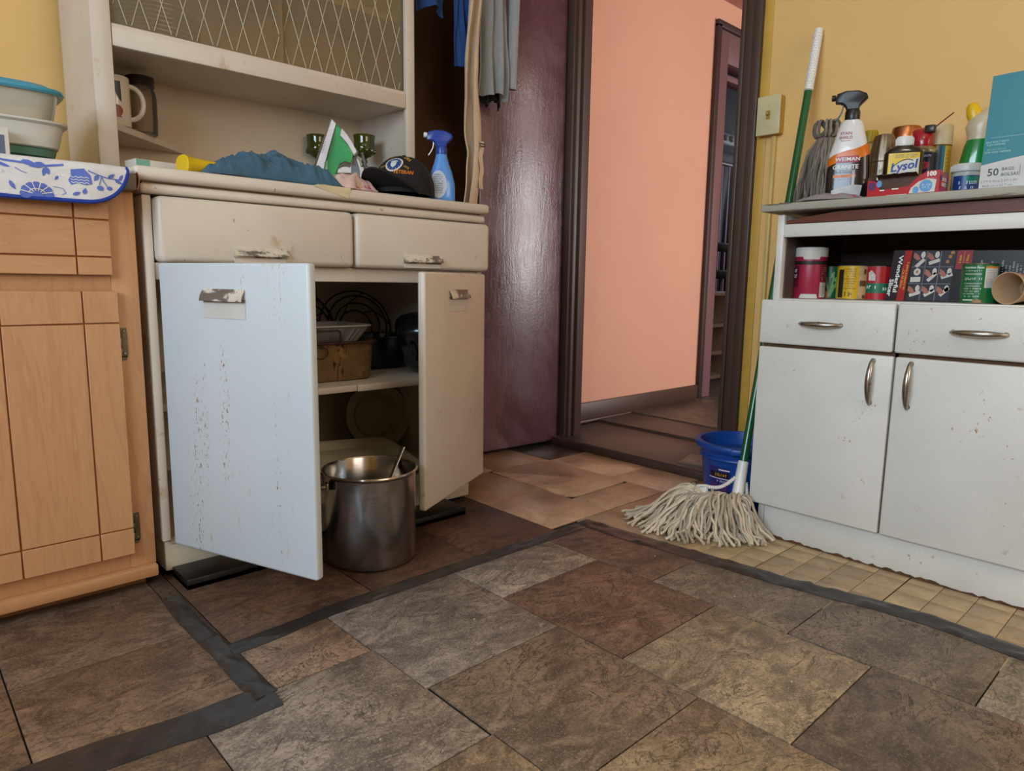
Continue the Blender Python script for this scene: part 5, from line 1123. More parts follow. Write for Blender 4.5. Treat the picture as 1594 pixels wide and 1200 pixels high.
# metal shaker
t = thing('shaker', 'tarnished fluted metal shaker between the orange bottle and the dark bottle', 'shaker', (1.93, .695, TZ))
mb = MB(); lo = []
for r, z in [(.030, 0), (.033, .003), (.0345, .05), (.0335, .100), (.031, .125), (.027, .150), (.0235, .168), (.021, .174), (.017, .176)]:
    lo.append([Vector((r * (1 + .025 * math.cos(12 * th)) * math.cos(th), r * (1 + .025 * math.cos(12 * th)) * math.sin(th), z)) for th in [2 * PI * i / 72 for i in range(72)]])
mb.ngon(lo); obj('body', mb, metal('tarnished_tin', '#8b8070', .36, .1, spots=[('#4a4033', 30, .58, .08, (1, 1, .5))]), t)
mb = MB(); mb.tube([(.0338 * math.cos(2 * PI * i / 40), .0338 * math.sin(2 * PI * i / 40), .108) for i in range(40)], .0012, 6, True); obj('band', mb, metal('tarnished_tin', '#8b8070'), t)
# copper topped can
t = thing('can', 'tall can with copper-coloured cap at the back of the cabinet top', 'can', (2.035, .680, TZ))
mb = MB(); mb.lathe([(0, 0), (.031, 0), (.032, .003), (.032, .150), (.026, .168), (0, .17)], 32); obj('body', mb, metal('copper_can', '#b0714a', .3), t)
mb = MB(); mb.lathe([(0, .163), (.0345, .163), (.035, .166), (.0345, .203), (.032, .208), (0, .209)], 32); obj('cap', mb, metal('copper_cap', '#b9754c', .32), t)
# dark brown disinfectant bottle
t = thing('bottle', 'dark brown flat bottle with white cap and yellow label, behind the red dryer sheets box', 'bottle', (1.85, .620, TZ), rz=math.radians(-69))
sec = [(0, .038, .020, 3.5), (.004, .042, .023, 3.5), (.110, .042, .023, 3.5), (.120, .037, .021, 2.8), (.127, .022, .017, 2.2), (.131, .0165, .0165, 2)]
mb = MB(); mb.loft(sec, 48); obj('bottle', mb, plain('dark_brown_bottle', '#150e0c', .15, coat=.6, var=.05), t)
mb = MB(); mb.lathe([(0, .127), (.0185, .127), (.019, .129), (.0185, .146), (.017, .149), (0, .149)], 24)
for k in range(24): mb.box((.0175, -.0009, .130), (.0196, .0009, .145), M=Matrix.Rotation(2 * PI * k / 24, 4, 'Z'))
obj('cap', mb, WHITEP, t)
Q1 = lambda u, v: Vector((u, -.0238 + 2.2 * max(0, abs(u) - .026) ** 1.5 * .5, v)); Q2 = lambda u, v: Q1(u, v) + Vector((0, -.0007, 0)); Q3 = lambda u, v: Q1(u, v) + Vector((0, -.0012, 0))
mb = MB(); patch(mb, -.032, .033, .020, .109, Q1, 8); obj('label', mb, YELINK, t)
mb = MB(); mb.poly3([(-.028, .030), (.031, .030), (.033, .098), (.02, .094), (-.012, .088), (-.027, .068)], Q2); obj('label_panel', mb, plain('label_white', '#dcd9cc', .4), t, recalc=False)
obj('lettering', lettering([('Lysol', 0, .078, .027, .03, .16, .25)], Q3), BLUEINK, t, recalc=False)
obj('label_print', scribble([(.002, .104, .05, .0035), (.002, .0995, .04, .003)], Q2, 8), GREYINK, t, recalc=False)
mb = MB(); mb.tube([Q3(-.024 + .044 * i / 14, .076 + .018 * math.sin(i / 14 * 2.2)) for i in range(15)], .0008, 4); obj('label_arc', mb, BLUEINK, t)
# blue-black aerosol with red cap and straw
t = thing('aerosol_can', 'dark blue aerosol can with red flip cap and thin red straw', 'spray can', (1.916, .602, TZ))
mb = MB(); mb.lathe([(0, 0), (.031, 0), (.0325, .002), (.0325, .118), (.031, .121), (.026, .130), (.016, .134), (0, .135)], 32); obj('body', mb, plain('aerosol_navy', '#191b3a', .25, .2, .08, 20), t)
mb = MB(); mb.lathe([(.0328, .116), (.0335, .118), (.0335, .121), (.030, .124), (.0265, .131)], 32); obj('shoulder', mb, metal('tin_rim', '#aba79d', .3), t)
f1 = face(t, .0325, 0)
obj('lettering', lettering([('HEAVY DUTY', .0, .107, .0068, .02)], f1), plain('label_lilac', '#b9b3cf', .4), t, recalc=False)
mb = MB(); disc(mb, .0, .085, .018, .010, f1, 16); disc(mb, .002, .055, .020, .011, f1, 16); obj('label_picture', mb, plain('label_red', '#9c2032', .4), t, recalc=False)
obj('label_print', scribble([(0, .085, .02, .008), (0, .055, .024, .008)], cyl(.0325, 0, CA, .0012), 4), plain('label_navy', '#20265c', .4), t, recalc=False)
RC_ = plain('red_flip_cap', '#a80f26', .25, coat=.4)
mb = MB(); mb.loft([(.131, .022, .022, 2), (.140, .0235, .0235, 2), (.158, .022, .023, 2.2, 0, 0), (.172, .014, .020, 2.2, .004, .004), (.178, .008, .012, 2, .006, .005)], 24, M=Matrix.Rotation(math.radians(20), 4, 'Z')); obj('cap', mb, RC_, t)
mb = MB(); mb.box((-.009, -.012, .160), (.009, .010, .178), .003, 2, M=Matrix.Translation((-.010, -.016, .002))); obj('clip', mb, plain('dark_clip', '#2b2527', .3), t)
mb = MB(); mb.tube([(-.012, -.020, .168), (-.004, -.062, .203)], .0016, 6); obj('straw', mb, plain('red_straw', '#8c3524', .4), t)
# cream capped aerosol
t = thing('aerosol_can', 'yellow and teal aerosol can with cream cap, next to the red-capped can', 'spray can', (1.975, .583, TZ))
mb = MB(); mb.lathe([(0, 0), (.0265, 0), (.0275, .002), (.0275, .140), (.025, .146), (0, .148)], 32); obj('body', mb, plain('aerosol_yellow', '#b0922a', .3, .1), t)
mb = MB(); mb.lathe([(0, .140), (.028, .140), (.0285, .143), (.0275, .184), (.025, .189), (0, .190)], 32); obj('cap', mb, plain('cream_cap', '#c2b18b', .45, 0, .08, 20), t)
f1 = face(t, .0275, 0); mb = MB(); mb.poly3([(-.028, .138), (-.008, .138), (-.026, .062)], f1); obj('label_panel', mb, plain('label_redbrown', '#9a2e1c', .4), t, recalc=False)
mb = MB(); mb.poly3([(-.004, .138), (.012, .138), (.012, .02), (-.022, .02)], f1); obj('label_panel', mb, plain('label_teal', '#12606e', .4), t, recalc=False)
mb = MB(); patch(mb, -.005, .004, .02, .136, cyl(.0275, 0, CA, .0012), 3); obj('label_stripe', mb, plain('label_darkteal', '#0f2b36', .4), t)
obj('lettering', lettering([('v', -.016, .125, .018, .04)], cyl(.0275, 0, CA, .0012)), WHITEINK, t, recalc=False)
obj('label_print', scribble([(.022, .125 - .009 * i, .014, .004) for i in range(12)], f1, 4), plain('label_umber', '#7a5f16', .4), t, recalc=False)
mb = MB(); mb.tube([(.0277 * math.cos(2 * PI * i / 32), .0277 * math.sin(2 * PI * i / 32), .1395) for i in range(32)], .0012, 5, True); obj('rim', mb, metal('gold_rim', '#b08a3a', .3), t)
# green liquid bottle with yellow cap
t = thing('cleaner_bottle', 'bulbous green cleaner bottle with white shoulders and yellow flip spout', 'bottle', (2.0, .500, TZ), rz=math.radians(-69))
sec = [(0, .030, .020, 3), (.005, .038, .026, 3), (.05, .043, .028, 2.8), (.10, .041, .027, 2.6), (.135, .035, .025, 2.4), (.148, .031, .024, 2.3)]
mb = MB(); mb.loft(sec, 36); obj('bottle', mb, plain('green_liquid', '#0f7a34', .18, 0, .06, 10, coat=.6), t)
mb = MB(); mb.loft([(.147, .031, .024, 2.3), (.160, .031, .025, 2.2), (.178, .036, .028, 2.1), (.196, .034, .027, 2.1, .004, 0), (.212, .024, .02, 2, .012, 0), (.222, .012, .012, 2, .014, 0)], 32); obj('shoulder', mb, plain('milky_plastic', '#c4b89c', .3, 0, .06), t)
mb = MB(); mb.loft([(0, .0155, .0135, 2.2), (.016, .0165, .014, 2.2), (.034, .0125, .012, 2), (.040, .007, .007, 2)], 24, M=Matrix.Translation((-.016, 0, .196)) @ Matrix.Rotation(math.radians(-18), 4, 'Y')); obj('spout', mb, plain('yellow_cap', '#ddb112', .35), t)
mb = MB(); mb.grid(lambda i, j: (-.026 + .056 * i, -.0275 - .0006 + .30 * (-.0 + (.056 * (i - .5)) ** 2) * 14 * .3, .03 + .05 * j), 10, 2); obj('label', mb, plain('label_pale_blue', '#9db9cb', .4, 0, .05, 40), t)
# red dryer sheet box, front torn open
t = thing('dryer_sheet_box', 'red dryer sheets box with a torn open front on the right cabinet top', 'box', (1.742, .582, TZ), rz=math.radians(-90))
RB_ = plain('red_carton', '#b5121f', .35, 0, .05, 30, coat=.3); KB = plain('kraft_inside', '#6a4f42', .8)
# local x runs to the right in the picture (world -y), local y runs to the back (world +x)
BW, BD, BH = .074, .062, .046
mb = MB(); mb.box((-BW, BD - .002, 0), (BW, BD, BH + .006)); mb.box((-BW, 0, 0), (BW, BD, .002)); mb.box((-BW, .001, .0), (-BW + .0018, BD, BH)); obj('back', mb, KB, t)
mb = MB(); front = [(-BW, 0), (BW, 0), (BW, BH + .004), (.050, BH + .004), (.030, BH * .80), (.014, .020), (-.046, .016), (-.056, .036), (-BW, .040)]; mb.prism(front, 0, .0016, M=Matrix(((1, 0, 0, 0), (0, 0, -1, .0016), (0, 1, 0, 0), (0, 0, 0, 1)))); obj('front', mb, RB_, t)
mb = MB(); mb.prism([(0, 0), (BD, 0), (BD, BH - .006), (0, BH + .004)], 0, .0016, M=Matrix(((0, 0, 1, BW), (1, 0, 0, 0), (0, 1, 0, 0), (0, 0, 0, 1)))); obj('side', mb, RB_, t)
mb = MB(); mb.grid(lambda i, j: (-BW + .001 + (2 * BW - .06) * i, BD - .001 - .030 * j, BH + .004 + .006 * math.sin(j * 2) + .003 * mnoise.noise((i * 9, j * 2, 0))), 16, 4, .001); obj('flap', mb, KB, t)
mp = plane((0, 0, 0), (1, 0, 0), (0, 0, 1), .0008); mp2 = plane((0, 0, 0), (1, 0, 0), (0, 0, 1), .0014)
mb = MB(); mb.poly3([(.016, .004), (.068, .004), (.070, .030), (.052, .034), (.034, .028), (.020, .016)], mp); obj('print', mb, plain('print_cream', '#d5cfc4', .4), t, recalc=False)
mb = MB(); [obj('print', disc(MB(), *q), plain('print_blue', '#5f9fd0', .4), t, recalc=False) for q in ((.050, .018, .013, .013, mp2, 20), (.030, .010, .006, .008, mp2, 14), (-.048, .030, .006, .008, mp, 12))]
mb = MB(); disc(mb, -.064, .026, .008, .010, mp, 12); obj('print', mb, plain('print_purple', '#5a2a5c', .4), t, recalc=False)
mb = MB(); patch(mb, -.046, -.036, .014, .0165, mp, 2); patch(mb, -.02, -.006, .015, .0175, mp, 2); patch(mb, -.03, .012, .002, .0035, mp, 2); obj('print', mb, WHITEINK, t)
obj('lettering', lettering([('100', .059, .0425, .0135, .05)], mp2), WHITEINK, t, recalc=False)
obj('print', scribble([(.059, .0335, .022, .0035)], mp2, 3), plain('print_rose', '#e08a8a', .4), t, recalc=False); obj('print', scribble([(.050, .020, .016, .004), (.050, .0145, .013, .004)], plane((0, 0, 0), (1, 0, 0), (0, 0, 1), .002), 3), WHITEINK, t, recalc=False)
ms = plane((BW + .0016, 0, 0), (0, 1, 0), (0, 0, 1), .0006); ms2 = plane((BW + .0016, 0, 0), (0, 1, 0), (0, 0, 1), .0011)
obj('lettering', lettering([('DRYER', .031, .031, .0105, .05), ('SHEETS', .032, .020, .0105, .05)], ms), WHITEINK, t, recalc=False)
mb = MB(); disc(mb, .010, .034, .006, .006, ms, 16); obj('print', mb, BLUEINK, t, recalc=False); mb = MB(); disc(mb, .055, .022, .0055, .009, ms, 16); obj('print', mb, plain('print_seablue', '#2f86a8', .4), t, recalc=False)
# small jar
t = thing('pellet_jar', 'small clear jar with white ribbed lid and blue label beside the teal box', 'jar', (1.866, .488, TZ))
mb = MB(); mb.lathe([(0, 0), (.028, 0), (.030, .003), (.030, .052), (.027, .057), (0, .058)], 32); obj('jar', mb, plain('jar_plastic', '#aeb9b4', .2, 0, .05, coat=.5), t)
mb = MB(); mb.lathe([(0, .056), (.0315, .056), (.032, .058), (.032, .070), (.030, .073), (0, .074)], 32)
for k in range(32): mb.box((.031, -.0008, .058), (.0328, .0008, .069), M=Matrix.Rotation(2 * PI * k / 32, 4, 'Z'))
obj('lid', mb, plain('white_lid', '#cfd0cc', .4), t)
mb = MB(); patch(mb, -.032, .032, .006, .046, face(t, .030, 0), 12); obj('label', mb, plain('label_deepblue', '#173a7c', .35, 0, .15, 60), t)
mb = MB(); patch(mb, -.006, .030, .030, .044, cyl(.030, 0, CA, .001), 6); obj('label_panel', mb, plain('label_seagreen', '#127a6a', .35), t)
obj('label_print', scribble([(0, .030, .034, .007), (.0, .019, .03, .006), (0, .011, .03, .004)], cyl(.030, 0, CA, .0015), 7), WHITEINK, t, recalc=False)
# teal bin bag box
t = thing('bag_box', 'tall teal and white trash bag box at the right frame edge', 'box', (1.762, .435, TZ), rz=math.radians(-90))
mb = MB(); mb.prism([(-.002, 0), (.16, 0), (.165, .236), (.003, .232)], 0, .062, M=Matrix(((1, 0, 0, 0), (0, 0, -1, .062), (0, 1, 0, 0), (0, 0, 0, 1)))); obj('carton', mb, plain('teal_carton', '#0d7a86', .4, 0, .03, 20), t)
mb = MB(); patch(mb, -.0005, .164, .0005, .0015, mp, 1); mb.grid(lambda i, j: mp(-.001 + .164 * i, .0005 + (.052 + .020 * math.sin(min(1, i * 1.2) * 1.3)) * j), 20, 2); obj('label_panel', mb, plain('carton_pale_grey', '#c9c9c6', .45), t)
obj('lettering', lettering([('50', .022, .036, .021, .01)], mp2), plain('charcoal_ink', '#3a3a3e', .5), t, recalc=False)
obj('lettering', lettering([('BAGS', .0475, .0415, .0090, .0), ('BOLSAS', .052, .0305, .0090, .0)], mp2), plain('charcoal_ink', '#3a3a3e'), t, recalc=False)
mb = MB(); patch(mb, .0685, .0692, .027, .047, mp2, 1); obj('rule', mb, plain('charcoal_ink', '#3a3a3e'), t)
obj('lettering', lettering([('2 FT 9 IN x 2 FT 1 IN', .034, .018, .0072, .0), ('84.8 cm x 63.7 cm', .032, .009, .0072, .0)], mp2), GREYINK, t, recalc=False)
obj('lettering', lettering([('BAG BUILT WITH', .024, .098, .0052, .03), ('FLEX DEFENSE', .022, .0925, .0052, .03), ('BOLSA HECHA', .024, .083, .0052, .0), ('CON FLEX DEFENSE', .026, .0775, .0052, .03)], mp2), plain('pale_teal_ink', '#8fc9cc', .5), t, recalc=False)
mb = MB(); patch(mb, .012, .15, .1065, .1075, mp2, 1); obj('rule', mb, plain('pale_teal_ink', '#8fc9cc'), t)

# ------------------------------------------------------------------ things on the open shelf of the right cabinet
SZ = .6388
def can(label, loc, R_, h, m, name='food_can', cat='can', group=None):
    t = thing(name, label, cat, loc, group=group)
    mb = MB(); mb.lathe([(0, .003), (R_ - .002, .003), (R_ - .002, 0), (R_, .0005), (R_, h - .0005), (R_ - .002, h), (R_ - .003, h - .003), (0, h - .003)], 36); obj('body', mb, m, t)
    mb = MB()
    for z in (.0012, h - .0012): mb.tube([((R_ + .0002) * math.cos(2 * PI * i / 36), (R_ + .0002) * math.sin(2 * PI * i / 36), z) for i in range(36)], .0013, 6, True)
    obj('rim', mb, metal('tin_rim', '#aba79d'), t); return t
CM = math.radians(204)
t = thing('canister', 'tall crimson and white canister with black band, left end of the open shelf', 'canister', (1.835, .816, SZ))
mb = MB(); mb.lathe([(0, 0), (.0385, 0), (.0395, .002), (.0395, .128), (.038, .131), (0, .131)], 40); obj('body', mb, plain('canister_crimson', '#9c1c3c', .4, 0, .04), t)
mb = MB(); mb.lathe([(0, .108), (.0400, .108), (.0405, .110), (.0405, .129), (.0385, .132), (0, .132)], 40); obj('lid', mb, plain('canister_lid', '#cfcdc0', .45), t)
c1, c2 = cyl(.0395, 0, CM), cyl(.0395, 0, CM, .0014)
mb = MB(); patch(mb, -.06, .06, .088, .0965, c2, 24); obj('band', mb, INK, t)
mb = MB(); mb.poly3([(-.026, 0.001), (.022, 0.001), (.018, .012), (-.020, .012)], c1); mb.poly3([(-.022, .109), (.024, .109), (.020, .101), (-.018, .101)], c1); obj('label_panel', mb, plain('label_offwhite', '#cbc8bd', .5), t, recalc=False)
mb = MB(); patch(mb, .026, .052, .004, .042, c1, 6); obj('label_panel', mb, plain('label_offwhite', '#cbc8bd'), t); obj('label_print', scribble([(.039, .040 - .0042 * i, .022, .0022) for i in range(9)], c2, 6), INK, t, recalc=False)
mb = MB(); patch(mb, .026, .052, .046, .085, c1, 6); patch(mb, -.058, -.030, .030, .085, c1, 6); obj('label_panel', mb, plain('label_maroon', '#5e1226', .4), t); obj('label_print', scribble([(.039, .080 - .005 * i, .02, .003) for i in range(7)], c2, 7), plain('print_rose', '#e08a8a'), t, recalc=False)
obj('label_print', scribble([(-.043, .072, .016, .008), (-.043, .058, .016, .008)], c2, 9), WHITEINK, t, recalc=False)
GREENC = plain('can_green', '#0d5f3a', .3, 0, .05, coat=.3)
t = can('slim dark green can with pale bean pods, second from left on the shelf', (1.907, .791, SZ), .0335, .086, GREENC)
c1, c2 = cyl(.0335, 0, math.radians(206)), cyl(.0335, 0, math.radians(206), .0012); mb = MB()
for a, l in [(1.35, .05), (1.75, .052), (1.1, .045)]:
    mb.poly3([(-.006, .006), (-.006 + l * math.cos(a) - .003, .006 + l * math.sin(a)), (-.006 + l * math.cos(a) + .002, .010 + l * math.sin(a)), (0, .006)], c1)
mb.poly3([(0, .05), (.012, .058), (.02, .048), (.010, .044)], c1); mb.poly3([(-.004, .052), (-.002, .066), (.006, .072), (.006, .058)], c1); mb.poly3([(.0, .034), (.01, .04), (.014, .03), (.006, .028)], c1); obj('pods_print', mb, plain('pod_green', '#79a862', .4), t, recalc=False)
mb = MB(); disc(mb, -.012, .010, .009, .010, c2, 14); obj('label_spot', mb, plain('label_sand', '#c9a860', .4), t, recalc=False)
t = can('yellow food can with dense small print, between the bean can and the red-green can', (1.85, .711, SZ), .0385, .086, plain('can_yellow', '#d0a516', .3, 0, .04, coat=.3))
c1, c2 = cyl(.0385, 0, math.radians(203)), cyl(.0385, 0, math.radians(203), .0012)
mb = MB(); patch(mb, .010, .046, .003, .083, c1, 8); obj('label_panel', mb, plain('label_biscuit', '#b5956a', .5, 0, .25, 50), t)
obj('label_print', scribble([(-.010, .076 - .006 * i, .030, .0032) for i in range(9)] + [(-.010, .014, .02, .012)], c1, 5), plain('print_olive', '#6b520c', .5), t, recalc=False)
obj('label_print', scribble([(-.036, .04, .008, .07)], c1, 6), INK, t, recalc=False)
mb = MB(); disc(mb, .026, .070, .004, .007, c2, 10); patch(mb, .014, .030, .034, .048, c2, 3); patch(mb, .032, .044, .030, .05, c2, 3); patch(mb, .022, .030, .004, .012, c2, 2); obj('label_picture', mb, plain('print_brown', '#5e3a22', .5), t)
t = can('red and green food can beside the slicer box', (1.865, .655, SZ), .0335, .085, plain('can_red', '#b3202a', .3, 0, .04, coat=.3))
c1, c2 = cyl(.0335, 0, math.radians(203)), cyl(.0335, 0, math.radians(203), .0012)
mb = MB(); patch(mb, -.05, .05, .018, .042, c1, 16); obj('label_band', mb, plain('can_band_green', '#0d6d4c', .4), t)
mb = MB(); mb.poly3([(-.026, .048), (-.010, .048), (-.010, .062), (-.020, .074), (-.028, .068)], c1); obj('label_panel', mb, plain('label_offwhite', '#cbc8bd'), t, recalc=False)
obj('label_print', scribble([(-.018, .032, .022, .008), (.014, .028, .012, .008), (-.018, .056, .012, .012)], c2, 3), WHITEINK, t, recalc=False)
# slicer box
t = thing('slicer_box', 'black kitchen slicer box with picture grid, lying along the open shelf', 'box', (1.835, .627, SZ), rz=math.radians(-90))
BL = .30; HB = .121
mb = MB(); mb.prism([(0, 0), (BL, 0), (BL - .010, HB - .006), (.012, HB)], 0, .045, M=Matrix(((1, 0, 0, 0), (0, 0, -1, .045), (0, 1, 0, 0), (0, 0, 0, 1)))); obj('carton', mb, plain('black_carton', '#17171d', .3, 0, .05, 20, coat=.2), t)
sk = lambda u, v: (u + .012 * v / HB * (1 - u / BL), v)
F1 = lambda u, v: Vector((sk(u, v)[0], -.0006, v)); F2 = lambda u, v: Vector((sk(u, v)[0], -.0011, v)); F3 = lambda u, v: Vector((sk(u, v)[0], -.0016, v))
mb = MB(); patch(mb, .026, .042, .001, .120, F1, 2, 4); obj('label_band', mb, plain('band_red', '#a82018', .3, 0, .15, 10), t)
obj('lettering', lettering([('Wonderful', .0188, .064, .0132, .03, -PI / 2, 0, 1.5), ('Slicer', .0070, .032, .0132, .03, -PI / 2, 0, 1.4)], F2), WHITEINK, t, recalc=False)
obj('lettering', lettering([('...Do All Slicing', .0305, .055, .0078, .03, -PI / 2), ('5 piece accessory kit', .0378, .060, .0078, .03, -PI / 2)], F2), plain('print_amber', '#e09a3a', .4), t, recalc=False)
FL, CRM, GRY, DKB = plain('print_skin', '#b06a5a', .4, 0, .12, 40), plain('print_cream', '#d5cfc4'), plain('print_grey', '#8f8e98', .4), plain('print_slate', '#262833', .4)
gu, gv = [.046, .076, .107, .138], [.002, .042, .081, .119]
mb = MB()
for i in range(3):
    for j in range(3): patch(mb, gu[i] + .001, gu[i + 1] - .001, gv[j] + .001, gv[j + 1] - .001, F1, 1)
obj('picture_ground', mb, DKB, t)
mb = MB()
for u in gu[1:3]: patch(mb, u - .0006, u + .0006, .002, .118, F2, 1, 3)
for v in gv[1:3]: patch(mb, .046, .136, v - .0006, v + .0006, F2, 3, 1)
obj('picture_grid', mb, GRY, t)
fm, cmb, om = MB(), MB(), MB()
def tilt(mb, u, v, l, w, a, f=F2):
    c, s_ = math.cos(a), math.sin(a); mb.poly3([(u + x * c - y * s_, v + x * s_ + y * c) for x, y in [(-l / 2, -w / 2), (l / 2, -w / 2), (l / 2, w / 2), (-l / 2, w / 2)]], f)
for i in range(3):
    for j in range(3):
        u, v = (gu[i] + gu[i + 1]) / 2, (gv[j] + gv[j + 1]) / 2
        if (i, j) == (2, 2):
            for q, (a, b) in enumerate([(.008, .013), (.004, .004), (.0, -.007)]): disc(om, u + a, v + b, .0045 - .0003 * q, .0042, F2, 10)
        elif (i, j) == (0, 1): disc(cmb, u, v + .008, .0075, .0085, F2, 14); tilt(cmb, u - .001, v - .010, .022, .012, .05); disc(om, u, v + .008, .003, .0035, F3, 8)
        else:
            tilt(cmb, u + .003, v - .004 + .003 * (i - j), .024, .008, .35 + .25 * ((i + j) % 3)); disc(cmb, u + .007, v + .009, .005, .008, F2, 9)
            mb_ = fm; mb_.poly3([(u - .014, v + .004), (u - .013, v + .015), (u - .003, v + .009), (u + .003, v - .001), (u - .004, v - .004)], F3)
obj('picture_flesh', fm, FL, t, recalc=False); obj('picture_cream', cmb, CRM, t, recalc=False); obj('picture_orange', om, plain('print_orange', '#b8793a', .4), t, recalc=False)
mb = MB(); patch(mb, .140, .172, .076, .118, F1, 1); obj('label_panel', mb, plain('label_cardinal', '#9c1a2e', .4), t)
mb = MB(); patch(mb, .1548, .1558, .078, .117, F2, 1); obj('label_rule', mb, plain('print_amber', '#e09a3a'), t)
obj('lettering', lettering([('2 sizes', .148, .098, .0070, .02, PI / 2), ('1 Price', .163, .098, .0070, .02, PI / 2)], F2), YELINK, t, recalc=False)
obj('label_print', scribble([(0, -.006 * i, .085 - .011 * (i % 3), .003) for i in range(14)], lambda u, v: F2(.192 - v * 1.15, .052 + u), 9), WHITEINK, t, recalc=False)
# nutrition can
t = can('green food can with white nutrition table, standing before the slicer box', (1.785, .421, SZ), .0345, .086, plain('can_green_bright', '#0b6a36', .3, 0, .05, coat=.3))
c1, c2 = cyl(.0345, 0, math.radians(196)), cyl(.0345, 0, math.radians(196), .0012)
obj('lettering', lettering([('Nutrition Facts', -.014, .077, .0062, .02)], c1), WHITEINK, t, recalc=False)
obj('label_print', scribble([(-.014, .070, .03, .0025), (-.014, .053, .032, .005)] + [(-.014 + .0 * i, .043 - .0055 * i, .034 - .006 * (i % 2), .0026) for i in range(6)], c1, 6), WHITEINK, t, recalc=False)
mb = MB(); patch(mb, -.031, .002, .0625, .0640, c1, 6); patch(mb, -.031, .002, .0065, .0085, c1, 6); obj('label_rule', mb, WHITEINK, t)
mb = MB(); patch(mb, .008, .036, .034, .076, c1, 8); obj('label_panel', mb, plain('label_offwhite', '#cbc8bd'), t); mb = MB(); patch(mb, .008, .036, .0755, .0795, c1, 8); obj('label_band', mb, ORINK, t)
obj('label_print', scribble([(.022, .071 - .0045 * i, .022, .0022) for i in range(8)], c2, 8), GREYINK, t, recalc=False)
# paper cup on its side with bolts
cdir = Vector((.86, .5, 0)).normalized()
cup_o = Vector((1.742, .358, SZ + .034))
Mc = Matrix.Translation(cup_o) @ Vector((.93, -.36, .02)).to_track_quat('Z', 'Y').to_matrix().to_4x4()
t = thing('paper_cup', 'tan paper cup tipped on its side with bolts inside, right end of the shelf', 'cup', tuple(cup_o))
PC = plain('tan_paper', '#b5946f', .8, 0, .06, 20)
mb = MB(); mb.lathe([(.0325, 0), (.0335, .001), (.0245, .078), (.0235, .078), (0, .074), (0, .072), (.0225, .072), (.0315, .001), (.0325, 0)], 40, M=Mc, caps=False); obj('wall', mb, PC, t, world=True)
mb = MB(); mb.tube([Mc @ Vector((.0328 * math.cos(2 * PI * i / 40), .0328 * math.sin(2 * PI * i / 40), 0)) for i in range(40)], .0016, 8, True); obj('rim', mb, PC, t, world=True)
rnd = random.Random(8)
for k in range(9):
    p = Mc @ Vector((rnd.uniform(-.012, .012), rnd.uniform(-.014, .004), rnd.uniform(.058, .068))); Mb = Matrix.Translation(p) @ Matrix.Rotation(rnd.uniform(0, 3), 4, 'Z') @ Matrix.Rotation(rnd.uniform(.8, 2.2), 4, 'X')
    b = MB(); b.lathe([(0, 0), (.0042, 0), (.0042, .003), (.0018, .003), (.0018, .013), (0, .0132)], 6, M=Mb); o = obj('bolt', b, metal('dark_steel_bolt', '#6b6258', .4), None); tag(o, 'small dark steel bolt lying in the tipped paper cup', 'bolt', 'bolts in the tipped paper cup')
o = obj('walnut_half', MB().loft([(0, .004, .006, 2), (.003, .008, .010, 2), (.007, .007, .009, 2), (.010, .003, .004, 2)], 14), plain('nut_tan', '#a58a66', .7, 0, .2, 60)); o.location = (1.752, .414, SZ); tag(o, 'small tan scrap on the shelf edge beside the paper cup', 'scrap')

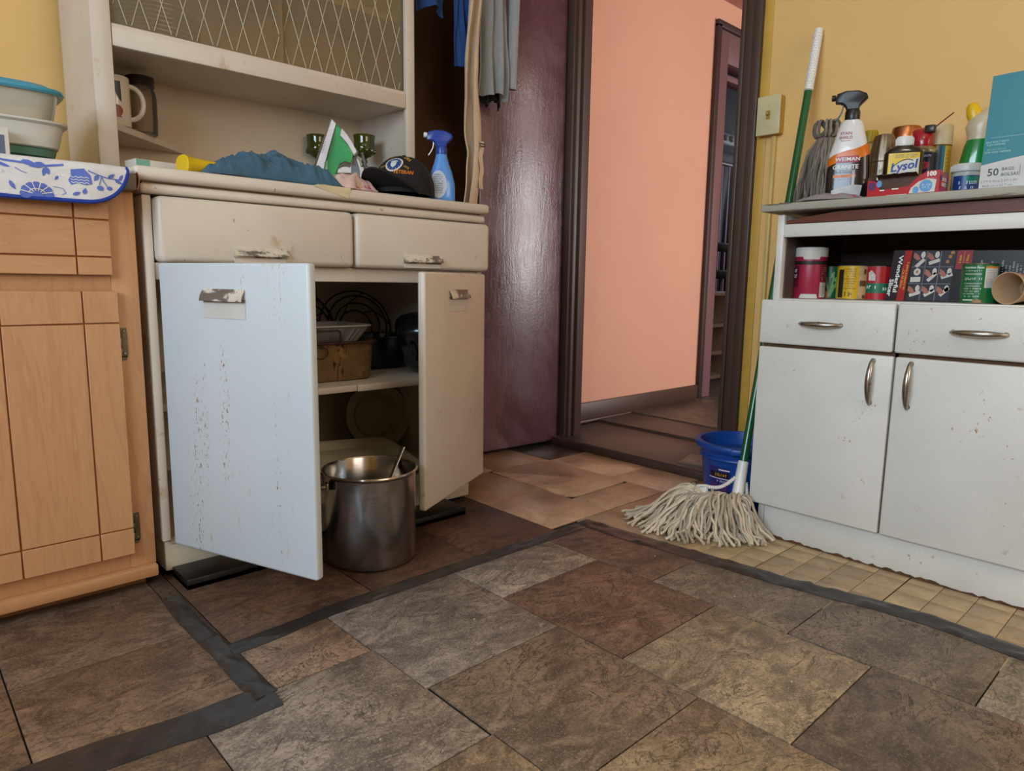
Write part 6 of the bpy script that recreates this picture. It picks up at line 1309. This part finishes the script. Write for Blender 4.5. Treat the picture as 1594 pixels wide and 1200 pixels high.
# ------------------------------------------------------------------ glimpse into the far room
t = thing('bookcase', 'low white bookcase seen through the far doorway', 'bookcase', (4.6, 2.6, .024))
WB = plain('white_shelf_paint', '#c8c8c8', .5)
for xa in (4.165, 5.08): obj('side_panel', MB().box((xa, 2.50, .024), (xa + .025, 2.74, .60)), WB, t, world=True)
for z in (.026, .195, .385): obj('shelf', MB().box((4.19, 2.50, z), (5.08, 2.74, z + .022), .002), WB, t, world=True)
obj('divider', MB().box((4.46, 2.505, .048), (4.48, 2.735, .60)), WB, t, world=True)
obj('top', MB().box((4.15, 2.485, .60), (5.12, 2.75, .625), .003), WB, t, world=True); obj('back_panel', MB().box((4.19, 2.728, .03), (5.08, 2.74, .60)), plain('bookcase_back', '#6b6b70', .7), t, world=True)
t = thing('chair', 'dark wooden chair back in the far room', 'chair', (5.0, 3.1, .024))
DW = wood('dark_chair_wood', '#2a1813', '#150b08', 'x')
for a in (4.72, 5.28):
    for b_ in (2.90, 3.30): obj('leg', MB().box((a, b_, .024), (a + .04, b_ + .04, 1.02 if b_ < 3 else .45), .006), DW, t, world=True)
obj('seat', MB().box((4.70, 2.88, .45), (5.34, 3.36, .49), .01), DW, t, world=True)
for z in (.72, .93): obj('rail', MB().box((4.76, 2.905, z), (5.28, 2.935, z + .07), .012, 3), DW, t, world=True)
for k in range(4): obj('spindle', MB().tube([(4.84 + .12 * k, 2.92, .49), (4.84 + .12 * k, 2.92, .93)], .008, 8), DW, t, world=True)
t = thing('curtain', 'dark striped curtain hanging in the far room', 'curtain', (6.2, 3.85, .03))
obj('cloth', drape(6.3, 3.85, 1.86, .05, 1.5, 1.5, 6, .04, 2.0, .01), plain('dark_curtain', '#2b2229', .8), t, world=True)
for xs_ in (5.92, 6.04, 6.16, 6.24, 6.32, 6.45): obj('stripe', MB().box((xs_, 3.765, .06), (xs_ + .018, 3.775, 1.84)), plain('mauve_stripe', '#a58aa0', .7), t, world=True)
obj('rod', MB().tube([(5.5, 3.85, 1.89), (7.1, 3.85, 1.89)], .02, 8), DW, t, world=True)
t = thing('mantel_shelf', 'pale carved mantel moulding high in the far room', 'shelf', (6.2, 3.7, 2.06))
obj('shelf', MB().box((5.4, 3.72, 2.03), (7.0, 3.95, 2.15), .03, 3), plain('mantel_grey', '#9a9e9c', .6), t, world=True)
mb = MB()
for k in range(14): mb.lathe([(0, 0), (.03, .005), (.02, .02), (0, .025)], 10, M=Matrix.Translation((5.5 + .11 * k, 3.72, 2.09)) @ Matrix.Rotation(PI / 2, 4, 'X'))
obj('carving', mb, plain('mantel_grey', '#9a9e9c'), t, world=True)['kind'] = 'stuff'
